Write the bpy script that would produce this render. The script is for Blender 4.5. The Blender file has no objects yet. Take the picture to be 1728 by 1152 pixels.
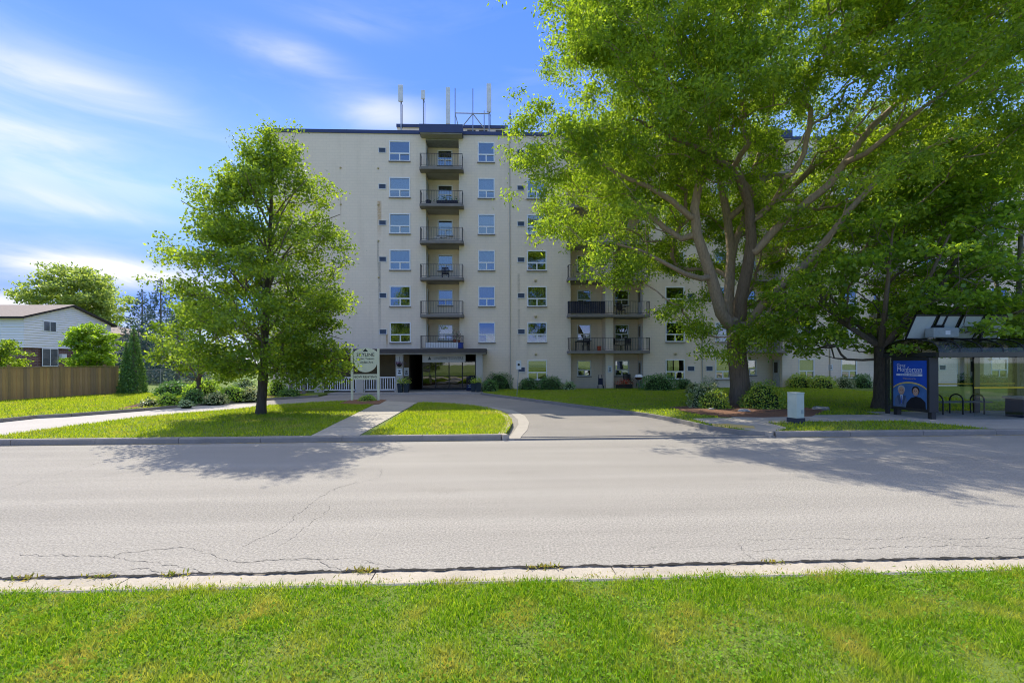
import bpy, bmesh, math, random
import numpy as np
from mathutils import Vector, Matrix, noise
R = math.radians
sc = bpy.context.scene
COL = sc.collection

# ------------------------------------------------------------------ camera
CH = 2.1; YAW = R(2.2); ROLL = 0.004; FP = 768.0; CU, CV = 864.0, 611.0
fw = Vector((math.sin(YAW), math.cos(YAW), 0)); rt0 = Vector((math.cos(YAW), -math.sin(YAW), 0)); up0 = Vector((0, 0, 1))
rt = rt0*math.cos(ROLL) - up0*math.sin(ROLL); up = rt0*math.sin(ROLL) + up0*math.cos(ROLL)
cd = bpy.data.cameras.new('camera'); cam = bpy.data.objects.new('camera', cd); COL.objects.link(cam)
cd.sensor_width = 36; cd.lens = 16; cd.shift_y = (CV-576)/1728; cd.clip_start = 0.1; cd.clip_end = 3000
cam.matrix_world = Matrix(((rt.x, up.x, -fw.x, 0), (rt.y, up.y, -fw.y, 0), (rt.z, up.z, -fw.z, CH), (0, 0, 0, 1)))
sc.camera = cam
sc.cycles.use_denoising = True; sc.cycles.denoiser = 'OPENIMAGEDENOISE'; sc.cycles.denoising_prefilter = 'ACCURATE'; sc.cycles.filter_width = 1.0

# ------------------------------------------------------------------ light
SUN = Vector((-0.41, 0.79, 1.0)).normalized()
sl = bpy.data.lights.new('sun', 'SUN'); sl.energy = 2.4; sl.angle = R(0.53); sl.color = (1, .92, .77)
so = bpy.data.objects.new('sun', sl); COL.objects.link(so); so.rotation_euler = SUN.to_track_quat('Z', 'Y').to_euler()
sc.view_settings.view_transform = 'Standard'; sc.view_settings.look = 'None'; sc.view_settings.gamma = 1
sc.view_settings.exposure = 1.52
W = bpy.data.worlds.new('World'); sc.world = W; W.use_nodes = True


def raydir(u, v):
    return fw + rt*((u-CU)/FP) + up*(-(v-CV)/FP)


def at(u, v, Y):                       # the point seen at photo pixel (u, v) that lies on the plane y = Y
    d = raydir(u, v); t = Y/d.y
    return Vector((d.x*t, Y, CH + d.z*t))


def gp(u, v, z=0.14):                  # the point of the level z seen at photo pixel (u, v)
    d = raydir(u, v); t = (z-CH)/d.z
    return Vector((d.x*t, d.y*t, z))


def build_world():
    nt = W.node_tree; N = nt.nodes; L = nt.links; N.clear()
    out = N.new('ShaderNodeOutputWorld'); bg = N.new('ShaderNodeBackground'); bg.inputs[1].default_value = 0.142
    sky = N.new('ShaderNodeTexSky'); sky.sky_type = 'NISHITA'; sky.sun_disc = False
    sky.sun_elevation = math.asin(SUN.z); sky.sun_rotation = math.atan2(SUN.x, SUN.y)
    sky.altitude = 200; sky.air_density = 1.0; sky.dust_density = 0.25; sky.ozone_density = 2.5
    sx = N.new('ShaderNodeSeparateXYZ'); t0 = N.new('ShaderNodeTexCoord'); L.new(t0.outputs['Generated'], sx.inputs[0])
    rp = N.new('ShaderNodeValToRGB'); L.new(sx.outputs[2], rp.inputs[0]); el = rp.color_ramp.elements     # clear-day blue by elevation, the same all round
    for q, c in ((0., (.66, .71, .76)), (.10, (.50, .64, .76)), (.28, (.22, .40, .70)), (.50, (.085, .21, .68)), (.66, (.062, .175, .66)), (1., (.062, .175, .66))):
        e = el.new(q) if q not in (0., 1.) else el[0 if q == 0 else 1]; e.color = (*c, 1)
    up_ = N.new('ShaderNodeVectorMath'); up_.operation = 'SCALE'; up_.inputs['Scale'].default_value = 4.2; L.new(rp.outputs[0], up_.inputs[0])
    hs = N.new('ShaderNodeMix'); hs.data_type = 'RGBA'; hs.inputs[0].default_value = .95; L.new(sky.outputs[0], hs.inputs[6]); L.new(up_.outputs[0], hs.inputs[7])
    tc = N.new('ShaderNodeTexCoord')
    nz = N.new('ShaderNodeTexNoise'); nz.inputs['Scale'].default_value = 3.0; nz.inputs['Detail'].default_value = 8; nz.inputs['Roughness'].default_value = .55; nz.inputs['Distortion'].default_value = .6
    mp = N.new('ShaderNodeMapping'); mp.inputs['Scale'].default_value = (1, 1.2, 4.5)
    L.new(tc.outputs['Generated'], mp.inputs[0]); L.new(mp.outputs[0], nz.inputs['Vector'])

    def m(op, a, b=None, c=None):
        n = N.new('ShaderNodeMath'); n.operation = op
        for i, x in enumerate((a, b, c)):
            if x is None: continue
            if isinstance(x, (int, float)): n.inputs[i].default_value = x
            else: L.new(x, n.inputs[i])
        return n.outputs[0]

    def dot(vec):
        n = N.new('ShaderNodeVectorMath'); n.operation = 'DOT_PRODUCT'; L.new(tc.outputs['Generated'], n.inputs[0]); n.inputs[1].default_value = vec
        return n.outputs['Value']
    # wisps of cloud, each a stretched soft patch of the sky dome at its own bearing
    blobs = [(20, 120, .16, .045, .2), (165, 150, .10, .022, .5), (10, 226, .10, .018, .28), (470, 86, .09, .02, .6), (580, 30, .10, .018, .3),
             (640, 190, .09, .028, .5), (150, 452, .14, .022, 1.0), (200, 470, .10, .022, .9), (10, 512, .12, .018, .8), (20, 330, .18, .016, .35), (-300, 160, .3, .1, .5)]
    total = None
    for (u, v, a, b, s) in blobs:
        D = raydir(u, v).normalized(); T = Vector((D.y, -D.x, 0)).normalized(); B = T.cross(D).normalized()
        x = m('DIVIDE', dot(T), a); y = m('DIVIDE', dot(B), b)
        r2 = m('ADD', m('MULTIPLY', x, x), m('MULTIPLY', y, y))
        front = m('GREATER_THAN', dot(D), 0.3)
        g = m('MULTIPLY', m('MULTIPLY', m('EXPONENT', m('MULTIPLY', r2, -1.0)), s), front)
        total = g if total is None else m('ADD', total, g)
    gen = N.new('ShaderNodeMapRange'); gen.inputs[1].default_value = .50; gen.inputs[2].default_value = .82; gen.inputs[4].default_value = .13
    L.new(nz.outputs[0], gen.inputs[0])
    nzr = N.new('ShaderNodeMapRange'); nzr.inputs[1].default_value = .33; nzr.inputs[2].default_value = .62; nzr.inputs[3].default_value = .15; nzr.inputs[4].default_value = 1.15
    L.new(nz.outputs[0], nzr.inputs[0])
    cl = m('ADD', m('MULTIPLY', total, nzr.outputs[0]), gen.outputs[0])
    n = N.new('ShaderNodeClamp'); L.new(cl, n.inputs[0]); n.inputs[2].default_value = .92
    mix = N.new('ShaderNodeMix'); mix.data_type = 'RGBA'; L.new(n.outputs[0], mix.inputs[0]); L.new(hs.outputs[2], mix.inputs[6]); mix.inputs[7].default_value = (2.7, 2.7, 2.7, 1)
    L.new(mix.outputs[2], bg.inputs[0]); L.new(bg.outputs[0], out.inputs[0])


build_world()

# ------------------------------------------------------------------ materials
MATS = {}


def mat(name, col, rough=.8, col2=None, scale=4., amt=.5, bump=0., bscale=40., metal=0., spec=.3, detail=6, stretch=None, fine=None):
    if name in MATS: return MATS[name]
    mt = bpy.data.materials.new(name); mt.use_nodes = True; nt = mt.node_tree; N = nt.nodes; L = nt.links
    p = N['Principled BSDF']; p.inputs['Roughness'].default_value = rough; p.inputs['Metallic'].default_value = metal
    p.inputs['Specular IOR Level'].default_value = spec
    tc = N.new('ShaderNodeTexCoord'); vec = tc.outputs['Object']
    if stretch:
        mp = N.new('ShaderNodeMapping'); mp.inputs['Scale'].default_value = stretch; L.new(vec, mp.inputs[0]); vec = mp.outputs[0]
    if col2 is None: col2 = tuple(c*.72 for c in col)
    n = N.new('ShaderNodeTexNoise'); n.inputs['Scale'].default_value = scale; n.inputs['Detail'].default_value = detail; n.inputs['Roughness'].default_value = .65
    L.new(vec, n.inputs['Vector'])
    r = N.new('ShaderNodeMapRange'); r.inputs[1].default_value = .5-amt*.4; r.inputs[2].default_value = .5+amt*.4; L.new(n.outputs[0], r.inputs[0])
    mx = N.new('ShaderNodeMix'); mx.data_type = 'RGBA'; mx.inputs[6].default_value = (*col, 1); mx.inputs[7].default_value = (*col2, 1); L.new(r.outputs[0], mx.inputs[0])
    o = mx.outputs[2]
    if fine:                           # fine speckle: (scale, strength)
        n2 = N.new('ShaderNodeTexNoise'); n2.inputs['Scale'].default_value = fine[0]; n2.inputs['Detail'].default_value = 5; n2.inputs['Roughness'].default_value = .75; L.new(tc.outputs['Object'], n2.inputs['Vector'])
        r2 = N.new('ShaderNodeMapRange'); r2.inputs[1].default_value = .3; r2.inputs[2].default_value = .7; r2.inputs[3].default_value = 1-fine[1]; r2.inputs[4].default_value = 1+fine[1]; L.new(n2.outputs[0], r2.inputs[0])
        m2 = N.new('ShaderNodeMix'); m2.data_type = 'RGBA'; m2.blend_type = 'MULTIPLY'; m2.inputs[0].default_value = 1; L.new(o, m2.inputs[6])
        cb = N.new('ShaderNodeCombineColor'); [L.new(r2.outputs[0], cb.inputs[i]) for i in range(3)]; L.new(cb.outputs[0], m2.inputs[7]); o = m2.outputs[2]
    L.new(o, p.inputs['Base Color'])
    if bump:
        b = N.new('ShaderNodeBump'); b.inputs['Strength'].default_value = bump; b.inputs['Distance'].default_value = .02
        n3 = N.new('ShaderNodeTexNoise'); n3.inputs['Scale'].default_value = bscale; n3.inputs['Detail'].default_value = 6; L.new(vec, n3.inputs['Vector'])
        L.new(n3.outputs[0], b.inputs['Height']); L.new(b.outputs[0], p.inputs['Normal'])
    MATS[name] = mt
    return mt


def leaf_mat(name, c1, c2, c3, trans=.5, gloss=.06, patch=None):
    mt = bpy.data.materials.new(name); mt.use_nodes = True; nt = mt.node_tree; N = nt.nodes; L = nt.links; N.clear()
    out = N.new('ShaderNodeOutputMaterial'); g = N.new('ShaderNodeNewGeometry')
    cr = N.new('ShaderNodeValToRGB'); e = cr.color_ramp.elements; e[0].position = .1; e[0].color = (*c1, 1); e[1].position = .95; e[1].color = (*c3, 1)
    k = e.new(.55); k.color = (*c2, 1); L.new(g.outputs['Random Per Island'], cr.inputs[0])
    o = cr.outputs[0]
    if patch:
        tc = N.new('ShaderNodeTexCoord'); n = N.new('ShaderNodeTexNoise'); n.inputs['Scale'].default_value = patch[0]; n.inputs['Detail'].default_value = 5; L.new(tc.outputs['Object'], n.inputs['Vector'])
        r = N.new('ShaderNodeMapRange'); r.inputs[1].default_value = patch[2]; r.inputs[2].default_value = patch[3]; L.new(n.outputs[0], r.inputs[0])
        mx = N.new('ShaderNodeMix'); mx.data_type = 'RGBA'; L.new(r.outputs[0], mx.inputs[0]); L.new(o, mx.inputs[6]); mx.inputs[7].default_value = (*patch[1], 1); o = mx.outputs[2]
    d = N.new('ShaderNodeBsdfDiffuse'); t = N.new('ShaderNodeBsdfTranslucent'); gl = N.new('ShaderNodeBsdfGlossy'); gl.inputs['Roughness'].default_value = .42; gl.inputs[0].default_value = (.8, .85, .9, 1)
    L.new(o, d.inputs[0])
    tm = N.new('ShaderNodeMix'); tm.data_type = 'RGBA'; tm.blend_type = 'MULTIPLY'; tm.inputs[0].default_value = 1; L.new(o, tm.inputs[6]); tm.inputs[7].default_value = (1.6, 1.5, .8, 1); L.new(tm.outputs[2], t.inputs[0])
    a = N.new('ShaderNodeMixShader'); a.inputs[0].default_value = trans; L.new(d.outputs[0], a.inputs[1]); L.new(t.outputs[0], a.inputs[2])
    b = N.new('ShaderNodeMixShader'); b.inputs[0].default_value = gloss; L.new(a.outputs[0], b.inputs[1]); L.new(gl.outputs[0], b.inputs[2])
    L.new(b.outputs[0], out.inputs[0])
    return mt


def glass_mat(name, tint=(.8, .88, .88), refl=.22, rough=.015, wav=0.0):
    mt = bpy.data.materials.new(name); mt.use_nodes = True; nt = mt.node_tree; N = nt.nodes; L = nt.links; N.clear()
    out = N.new('ShaderNodeOutputMaterial'); t = N.new('ShaderNodeBsdfTransparent'); t.inputs[0].default_value = (*tint, 1)
    g = N.new('ShaderNodeBsdfGlossy'); g.inputs['Roughness'].default_value = rough
    lw = N.new('ShaderNodeLayerWeight'); lw.inputs[0].default_value = .5
    pw = N.new('ShaderNodeMath'); pw.operation = 'POWER'; pw.inputs[1].default_value = 5; L.new(lw.outputs['Facing'], pw.inputs[0])
    a = N.new('ShaderNodeMath'); a.operation = 'MULTIPLY_ADD'; a.use_clamp = True; a.inputs[1].default_value = 1-refl; a.inputs[2].default_value = refl; L.new(pw.outputs[0], a.inputs[0])
    if wav:
        b = N.new('ShaderNodeBump'); b.inputs['Strength'].default_value = wav; b.inputs['Distance'].default_value = .05; n = N.new('ShaderNodeTexNoise'); n.inputs['Scale'].default_value = 1.1; L.new(n.outputs[0], b.inputs['Height']); L.new(b.outputs[0], g.inputs['Normal'])
    m = N.new('ShaderNodeMixShader'); L.new(a.outputs[0], m.inputs[0]); L.new(t.outputs[0], m.inputs[1]); L.new(g.outputs[0], m.inputs[2]); L.new(m.outputs[0], out.inputs[0])
    return mt


def facade_mat(name, base, stains=()):
    mt = mat(name, base, .75, tuple(c*.9 for c in base), .5, .8)
    nt = mt.node_tree; N = nt.nodes; L = nt.links; p = N['Principled BSDF']
    src = p.inputs['Base Color'].links[0].from_socket
    tc = N.new('ShaderNodeTexCoord'); sx = N.new('ShaderNodeSeparateXYZ'); L.new(tc.outputs['Object'], sx.inputs[0])
    cx = N.new('ShaderNodeCombineXYZ')
    ad = N.new('ShaderNodeMath'); ad.operation = 'ADD'; L.new(sx.outputs[0], ad.inputs[0]); L.new(sx.outputs[1], ad.inputs[1])
    L.new(ad.outputs[0], cx.inputs[0]); L.new(sx.outputs[2], cx.inputs[1])
    br = N.new('ShaderNodeTexBrick'); br.inputs['Scale'].default_value = 1; br.inputs['Brick Width'].default_value = .40; br.inputs['Row Height'].default_value = .2; br.inputs['Mortar Size'].default_value = .012
    br.inputs['Color1'].default_value = (1, 1, 1, 1); br.inputs['Color2'].default_value = (.97, .97, .97, 1); br.inputs['Mortar'].default_value = (.91, .91, .91, 1); L.new(cx.outputs[0], br.inputs[0])
    mu = N.new('ShaderNodeMix'); mu.data_type = 'RGBA'; mu.blend_type = 'MULTIPLY'; mu.inputs[0].default_value = 1; L.new(src, mu.inputs[6]); L.new(br.outputs[0], mu.inputs[7])
    # thin grey run-off streaks
    mp = N.new('ShaderNodeMapping'); mp.inputs['Scale'].default_value = (1.3, 1.3, .16); L.new(tc.outputs['Object'], mp.inputs[0])
    ns = N.new('ShaderNodeTexNoise'); ns.inputs['Scale'].default_value = 1; ns.inputs['Detail'].default_value = 5; L.new(mp.outputs[0], ns.inputs['Vector'])
    rr = N.new('ShaderNodeMapRange'); rr.inputs[1].default_value = .54; rr.inputs[2].default_value = .74; rr.inputs[4].default_value = .38; L.new(ns.outputs[0], rr.inputs[0])
    ms = N.new('ShaderNodeMix'); ms.data_type = 'RGBA'; L.new(rr.outputs[0], ms.inputs[0]); L.new(mu.outputs[2], ms.inputs[6]); ms.inputs[7].default_value = (base[0]*.72, base[1]*.7, base[2]*.66, 1)
    o = ms.outputs[2]

    def mm(op, a, b):
        n = N.new('ShaderNodeMath'); n.operation = op; n.use_clamp = (op == 'MULTIPLY')
        for i, x in enumerate((a, b)):
            if isinstance(x, (int, float)): n.inputs[i].default_value = x
            else: L.new(x, n.inputs[i])
        return n.outputs[0]
    nw = N.new('ShaderNodeTexNoise'); nw.inputs['Scale'].default_value = 9; L.new(tc.outputs['Object'], nw.inputs['Vector'])
    for (x0, hw, z0, z1, c, s) in stains:
        dx = mm('ABSOLUTE', mm('SUBTRACT', sx.outputs[0], x0), 0)
        fx_ = mm('MULTIPLY', mm('SUBTRACT', 1.0, mm('DIVIDE', dx, hw)), 1.6)
        fz = mm('MULTIPLY', mm('MULTIPLY', mm('SUBTRACT', z1, sx.outputs[2]), 8.0), mm('DIVIDE', mm('SUBTRACT', sx.outputs[2], z0), (z1-z0)*.6))
        f = mm('MULTIPLY', mm('MULTIPLY', fx_, fz), mm('MULTIPLY', nw.outputs[0], s*1.7))
        k = N.new('ShaderNodeMix'); k.data_type = 'RGBA'; L.new(f, k.inputs[0]); L.new(o, k.inputs[6]); k.inputs[7].default_value = (*c, 1); o = k.outputs[2]
    L.new(o, p.inputs['Base Color'])
    b = N.new('ShaderNodeBump'); b.inputs['Strength'].default_value = .2; b.inputs['Distance'].default_value = .01; L.new(br.outputs[0], b.inputs['Height']); L.new(b.outputs[0], p.inputs['Normal'])
    return mt


def brick_mat(name):
    mt = bpy.data.materials.new(name); mt.use_nodes = True; N = mt.node_tree.nodes; L = mt.node_tree.links; p = N['Principled BSDF']; p.inputs['Roughness'].default_value = .85
    tc = N.new('ShaderNodeTexCoord'); sx = N.new('ShaderNodeSeparateXYZ'); L.new(tc.outputs['Object'], sx.inputs[0]); cx = N.new('ShaderNodeCombineXYZ')
    ad = N.new('ShaderNodeMath'); L.new(sx.outputs[0], ad.inputs[0]); L.new(sx.outputs[1], ad.inputs[1]); L.new(ad.outputs[0], cx.inputs[0]); L.new(sx.outputs[2], cx.inputs[1])
    br = N.new('ShaderNodeTexBrick'); br.inputs['Scale'].default_value = 1; br.inputs['Brick Width'].default_value = .42; br.inputs['Row Height'].default_value = .15; br.inputs['Mortar Size'].default_value = .012
    br.inputs['Color1'].default_value = (.11, .045, .035, 1); br.inputs['Color2'].default_value = (.22, .11, .085, 1); br.inputs['Mortar'].default_value = (.25, .22, .2, 1); L.new(cx.outputs[0], br.inputs[0]); L.new(br.outputs[0], p.inputs['Base Color'])
    return mt


# ------------------------------------------------------------------ object helpers
def link(o, parent=None):
    COL.objects.link(o)
    if parent: o.parent = parent
    return o


def tag(o, label=None, cat=None, group=None, kind=None):
    for k, v in (('label', label), ('category', cat), ('group', group), ('kind', kind)):
        if v: o[k] = v
    return o


def empty(name, loc=(0, 0, 0), rz=0, label=None, cat=None, group=None):
    o = bpy.data.objects.new(name, None); o.location = loc; o.rotation_euler.z = rz; o.empty_display_size = .2
    return tag(link(o), label, cat, group)


class MB:
    def __init__(s): s.v = []; s.f = []; s.m = []

    def poly(s, pts, mi=0):
        b = len(s.v); s.v += [tuple(p) for p in pts]; s.f.append(tuple(range(b, b+len(pts)))); s.m.append(mi); return s

    def box(s, x0, x1, y0, y1, z0, z1, mi=0, M=None):
        b = len(s.v); P = [(x0, y0, z0), (x1, y0, z0), (x1, y1, z0), (x0, y1, z0), (x0, y0, z1), (x1, y0, z1), (x1, y1, z1), (x0, y1, z1)]
        if M is not None: P = [tuple(M @ Vector(p)) for p in P]
        s.v += P
        for q in ((0, 3, 2, 1), (4, 5, 6, 7), (0, 1, 5, 4), (1, 2, 6, 5), (2, 3, 7, 6), (3, 0, 4, 7)): s.f.append(tuple(b+i for i in q)); s.m.append(mi)
        return s

    def prism(s, pts, z0, z1, mi=0):
        n = len(pts); a = sum(pts[i][0]*pts[(i+1) % n][1]-pts[(i+1) % n][0]*pts[i][1] for i in range(n))
        if a < 0: pts = pts[::-1]
        b = len(s.v); s.v += [(p[0], p[1], z1) for p in pts] + [(p[0], p[1], z0) for p in pts]
        s.f.append(tuple(range(b, b+n))); s.m.append(mi); s.f.append(tuple(range(b+2*n-1, b+n-1, -1))); s.m.append(mi)
        for i in range(n):
            j = (i+1) % n; s.f.append((b+i, b+n+i, b+n+j, b+j)); s.m.append(mi)
        return s

    def tube(s, pts, r, n=6, mi=0, cap=True):
        pts = [Vector(p) for p in pts]; rs = r if isinstance(r, (list, tuple)) else [r]*len(pts); b = len(s.v); ref = None
        for i, p in enumerate(pts):
            d = (pts[min(i+1, len(pts)-1)]-pts[max(i-1, 0)]).normalized()
            if ref is None: ref = Vector((0, 0, 1)) if abs(d.z) < .9 else Vector((1, 0, 0))
            x = d.cross(ref).normalized(); y = x.cross(d).normalized(); ref = y if abs(d.z) >= .9 else ref
            for k in range(n):
                a = 2*math.pi*k/n; s.v.append(tuple(p+x*math.cos(a)*rs[i]+y*math.sin(a)*rs[i]))
        for i in range(len(pts)-1):
            for k in range(n):
                k2 = (k+1) % n; s.f.append((b+i*n+k, b+i*n+k2, b+(i+1)*n+k2, b+(i+1)*n+k)); s.m.append(mi)
        if cap:
            s.f.append(tuple(range(b+n-1, b-1, -1))); s.m.append(mi); e = b+(len(pts)-1)*n; s.f.append(tuple(range(e, e+n))); s.m.append(mi)
        return s

    def lathe(s, prof, c=(0, 0, 0), n=16, mi=0):
        b = len(s.v)
        for (r, z) in prof:
            for k in range(n): a = 2*math.pi*k/n; s.v.append((c[0]+r*math.cos(a), c[1]+r*math.sin(a), c[2]+z))
        for i in range(len(prof)-1):
            for k in range(n):
                k2 = (k+1) % n; s.f.append((b+i*n+k, b+i*n+k2, b+(i+1)*n+k2, b+(i+1)*n+k)); s.m.append(mi)
        s.f.append(tuple(range(b+n-1, b-1, -1))); s.m.append(mi); e = b+(len(prof)-1)*n; s.f.append(tuple(range(e, e+n))); s.m.append(mi)
        return s

    def mesh(s, name, mats, smooth=False):
        me = bpy.data.meshes.new(name); me.from_pydata(s.v, [], s.f)
        for m_ in (mats if isinstance(mats, (list, tuple)) else [mats]): me.materials.append(m_)
        if any(s.m): me.polygons.foreach_set('material_index', s.m)
        if smooth: me.polygons.foreach_set('use_smooth', [True]*len(s.f))
        me.update(); return me

    def build(s, name, mats, parent=None, smooth=False, loc=None):
        o = bpy.data.objects.new(name, s.mesh(name, mats, smooth))
        if loc is not None: o.location = loc
        return link(o, parent)


def inst(name, me, parent=None, loc=(0, 0, 0), rz=0, sc_=None):
    o = bpy.data.objects.new(name, me); o.location = loc; o.rotation_euler.z = rz
    if sc_: o.scale = sc_
    return link(o, parent)


def bevel(o, w=.01, seg=2):
    m = o.modifiers.new('bevel', 'BEVEL'); m.width = w; m.segments = seg; m.limit_method = 'ANGLE'; return o


def text(s, size, loc, rot, m, parent, align='CENTER', name='lettering', ext=.003, sx=1.0):
    c = bpy.data.curves.new(name, 'FONT'); c.body = s; c.size = size; c.align_x = align; c.align_y = 'CENTER'; c.extrude = ext; c.resolution_u = 2
    t = bpy.data.objects.new('t', c); COL.objects.link(t)
    bpy.context.view_layer.update()
    me = bpy.data.meshes.new_from_object(t.evaluated_get(bpy.context.evaluated_depsgraph_get())); bpy.data.objects.remove(t)
    me.materials.clear(); me.materials.append(m); o = bpy.data.objects.new(name, me); o.location = loc; o.rotation_euler = rot; o.scale = (sx, 1, 1)
    return link(o, parent)


def quads_mesh(name, V, nper, m):       # V: (n*nper, 3) vertices, n faces of nper corners each
    V = np.asarray(V, dtype=np.float32); n = len(V)//nper; me = bpy.data.meshes.new(name)
    me.vertices.add(len(V)); me.vertices.foreach_set('co', V.ravel()); me.loops.add(len(V)); me.loops.foreach_set('vertex_index', np.arange(len(V), dtype=np.int32))
    me.polygons.add(n); me.polygons.foreach_set('loop_start', np.arange(0, len(V), nper, dtype=np.int32)); me.polygons.foreach_set('loop_total', np.full(n, nper, dtype=np.int32))
    me.materials.append(m); me.update(calc_edges=True); me.validate(); return me


def norm(a): return a/np.maximum(np.linalg.norm(a, axis=1, keepdims=True), 1e-6)


def leaf_verts(rng, P, size, width=.55, upb=.6, droop=0., out=None):
    n = len(P); nr = rng.normal(size=(n, 3)); nr[:, 2] += upb*2
    if out is not None: nr += out*1.2
    nr = norm(nr); ax = rng.normal(size=(n, 3)); ax[:, 2] -= droop*2.2; ax = norm(ax-nr*np.sum(ax*nr, axis=1, keepdims=True)); sd = np.cross(nr, ax)
    L = (size*(.6+.8*rng.random(n)))[:, None]; w = L*width*.5
    V = np.stack([P, P+ax*L*.45+sd*w-nr*L*.08, P+ax*L, P+ax*L*.45-sd*w-nr*L*.08], axis=1)
    return V.reshape(-1, 3)


# ------------------------------------------------------------------ trees
class Skel:
    def __init__(s, ax=(0, 0), outw=0.): s.P = []; s.par = []; s.w = []; s.rad = []; s.ax = np.array(ax, float); s.outw = outw

    def add(s, p, par, rad=0.): s.P.append(np.array(p, float)); s.par.append(par); s.w.append(0.); s.rad.append(rad); return len(s.P)-1

    def path(s, pts, par=-1, r0=0., r1=0., step=.5):
        pts = [np.array(p, float) for p in pts]; last = par
        if par < 0: last = s.add(pts[0], -1, r0)
        elif np.linalg.norm(pts[0]-s.P[par]) > .05: last = s.add(pts[0], par, r0)
        tot = sum(np.linalg.norm(pts[i+1]-pts[i]) for i in range(len(pts)-1)); acc = 0
        for i in range(len(pts)-1):
            a, b = pts[i], pts[i+1]; d = np.linalg.norm(b-a); k = max(1, int(d/step))
            for j in range(1, k+1):
                t = j/k; p = a+(b-a)*t; acc2 = acc+d*t
                last = s.add(p, last, r0+(r1-r0)*acc2/tot)
            acc += d
        return last

    def nearest(s, q):
        A = np.array(s.P); d = np.linalg.norm(A-np.array(q), axis=1); return int(d.argmin())

    def attach(s, rng, targets, rise=.8, step=.45, sag=.15, minz=0.):
        A = np.zeros((len(s.P)+len(targets)*14, 3)); n = len(s.P); A[:n] = np.array(s.P)
        for t in targets:
            B = A[:n]; d = np.linalg.norm(B-t, axis=1); hd = np.linalg.norm(B[:, :2]-t[:2], axis=1)
            ra = np.linalg.norm(B[:, :2]-s.ax, axis=1); rt_ = np.linalg.norm(t[:2]-s.ax)
            cost = d+rise*np.maximum(0, B[:, 2]-(t[2]-.55*hd)) + 50*(B[:, 2] < minz) + s.outw*np.maximum(0, ra-.8*rt_)
            i = int(cost.argmin()); a = s.P[i]; L = np.linalg.norm(t-a); k = int(min(10, max(1, round(L/step)))); last = i
            bend = rng.normal(size=3)*L*.06; bend[2] -= sag*L*.5
            for j in range(1, k+1):
                f = j/k; p = a+(t-a)*f+bend*(4*f*(1-f)) + rng.normal(size=3)*.03
                last = s.add(p, last); A[n] = p; n += 1
            s.w[last] += 1

    def mesh(s, name, m, k=.009, p=.45, rmin=.006, seed=0):
        n = len(s.P); w = s.w[:]; ch = [[] for _ in range(n)]
        for i in range(n-1, -1, -1):
            if s.par[i] >= 0: w[s.par[i]] += w[i]; ch[s.par[i]].append(i)
        r = [max(rmin, k*max(w[i], 1)**p, s.rad[i]) for i in range(n)]
        mb = MB()
        for i in range(n):                                # walk the chains
            pa = s.par[i]
            if pa >= 0:
                main = max(ch[pa], key=lambda c: r[c])
                if main == i and s.par[pa] >= 0: continue
                if main == i and s.par[pa] < 0: pass
            chain = [i]
            while ch[chain[-1]]: chain.append(max(ch[chain[-1]], key=lambda c: r[c]))
            pts = [s.P[c] for c in chain]; rs = [r[c] for c in chain]
            if pa >= 0: pts = [s.P[pa]]+pts; rs = [min(r[pa], rs[0]*1.25)]+rs
            if len(pts) < 2: continue
            mb.tube(pts, rs, 10 if rs[0] > .12 else 6 if rs[0] > .04 else 3, cap=False)
        return mb.mesh(name, m, smooth=True)


def make_tree(name, label, cat, skel, targets, rng, leafm, barkm, base, leaves=45, crad=.42, size=.11, width=.6, upb=.6, droop=0., flat=.6, rise=.8, sag=.1, minz=0., k=.009, p=.45, group=None):
    order = np.argsort(np.linalg.norm(targets-np.array(skel.P[min(len(skel.P)-1, 4)]), axis=1)); targets = targets[order]
    skel.attach(rng, targets, rise=rise, sag=sag, minz=minz)
    root = empty(name, base, label=label, cat=cat, group=group); B = np.array(base, float)
    for i in range(len(skel.P)): skel.P[i] = skel.P[i]-B
    link(bpy.data.objects.new('trunk', skel.mesh('trunk', barkm, k=k, p=p)), root)
    T = targets-B; n = len(T)*leaves; off = rng.normal(size=(n, 3))*crad*.62; off[:, 2] *= flat
    P = np.repeat(T, leaves, axis=0)+off
    if droop: P[:, 2] -= np.abs(rng.normal(size=n))*crad*.5
    crown = quads_mesh('crown', leaf_verts(rng, P, size, width, upb, droop), 4, leafm)
    link(bpy.data.objects.new('crown', crown), root)
    return root


def nz3(p, s): return noise.noise(Vector((p[0]*s, p[1]*s, p[2]*s)))


def clumps(rng, cen, per, sig, flat):
    k = len(cen)*per; o = rng.normal(size=(k, 3))*sig; o[:, 2] *= flat; return np.repeat(cen, per, axis=0)+o


def ell_targets(rng, c, rad, n, inner=.5, gap=.3, gs=.45, lump=.18, zmin=0., cond=None):
    out = []; tries = 0
    while len(out) < n and tries < n*30:
        tries += 1
        d = rng.normal(size=3); d /= np.linalg.norm(d); f = (inner**3+(1-inner**3)*rng.random())**(1/3)
        f *= 1+lump*2.2*nz3(d*1.0+np.array([c[0], 3., 7.]), 2.3)
        p = np.array(c)+d*np.array(rad)*f
        if p[2] < zmin or nz3(p, gs) < -gap: continue
        if cond and not cond(p): continue
        out.append(p)
    return np.array(out)


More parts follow.
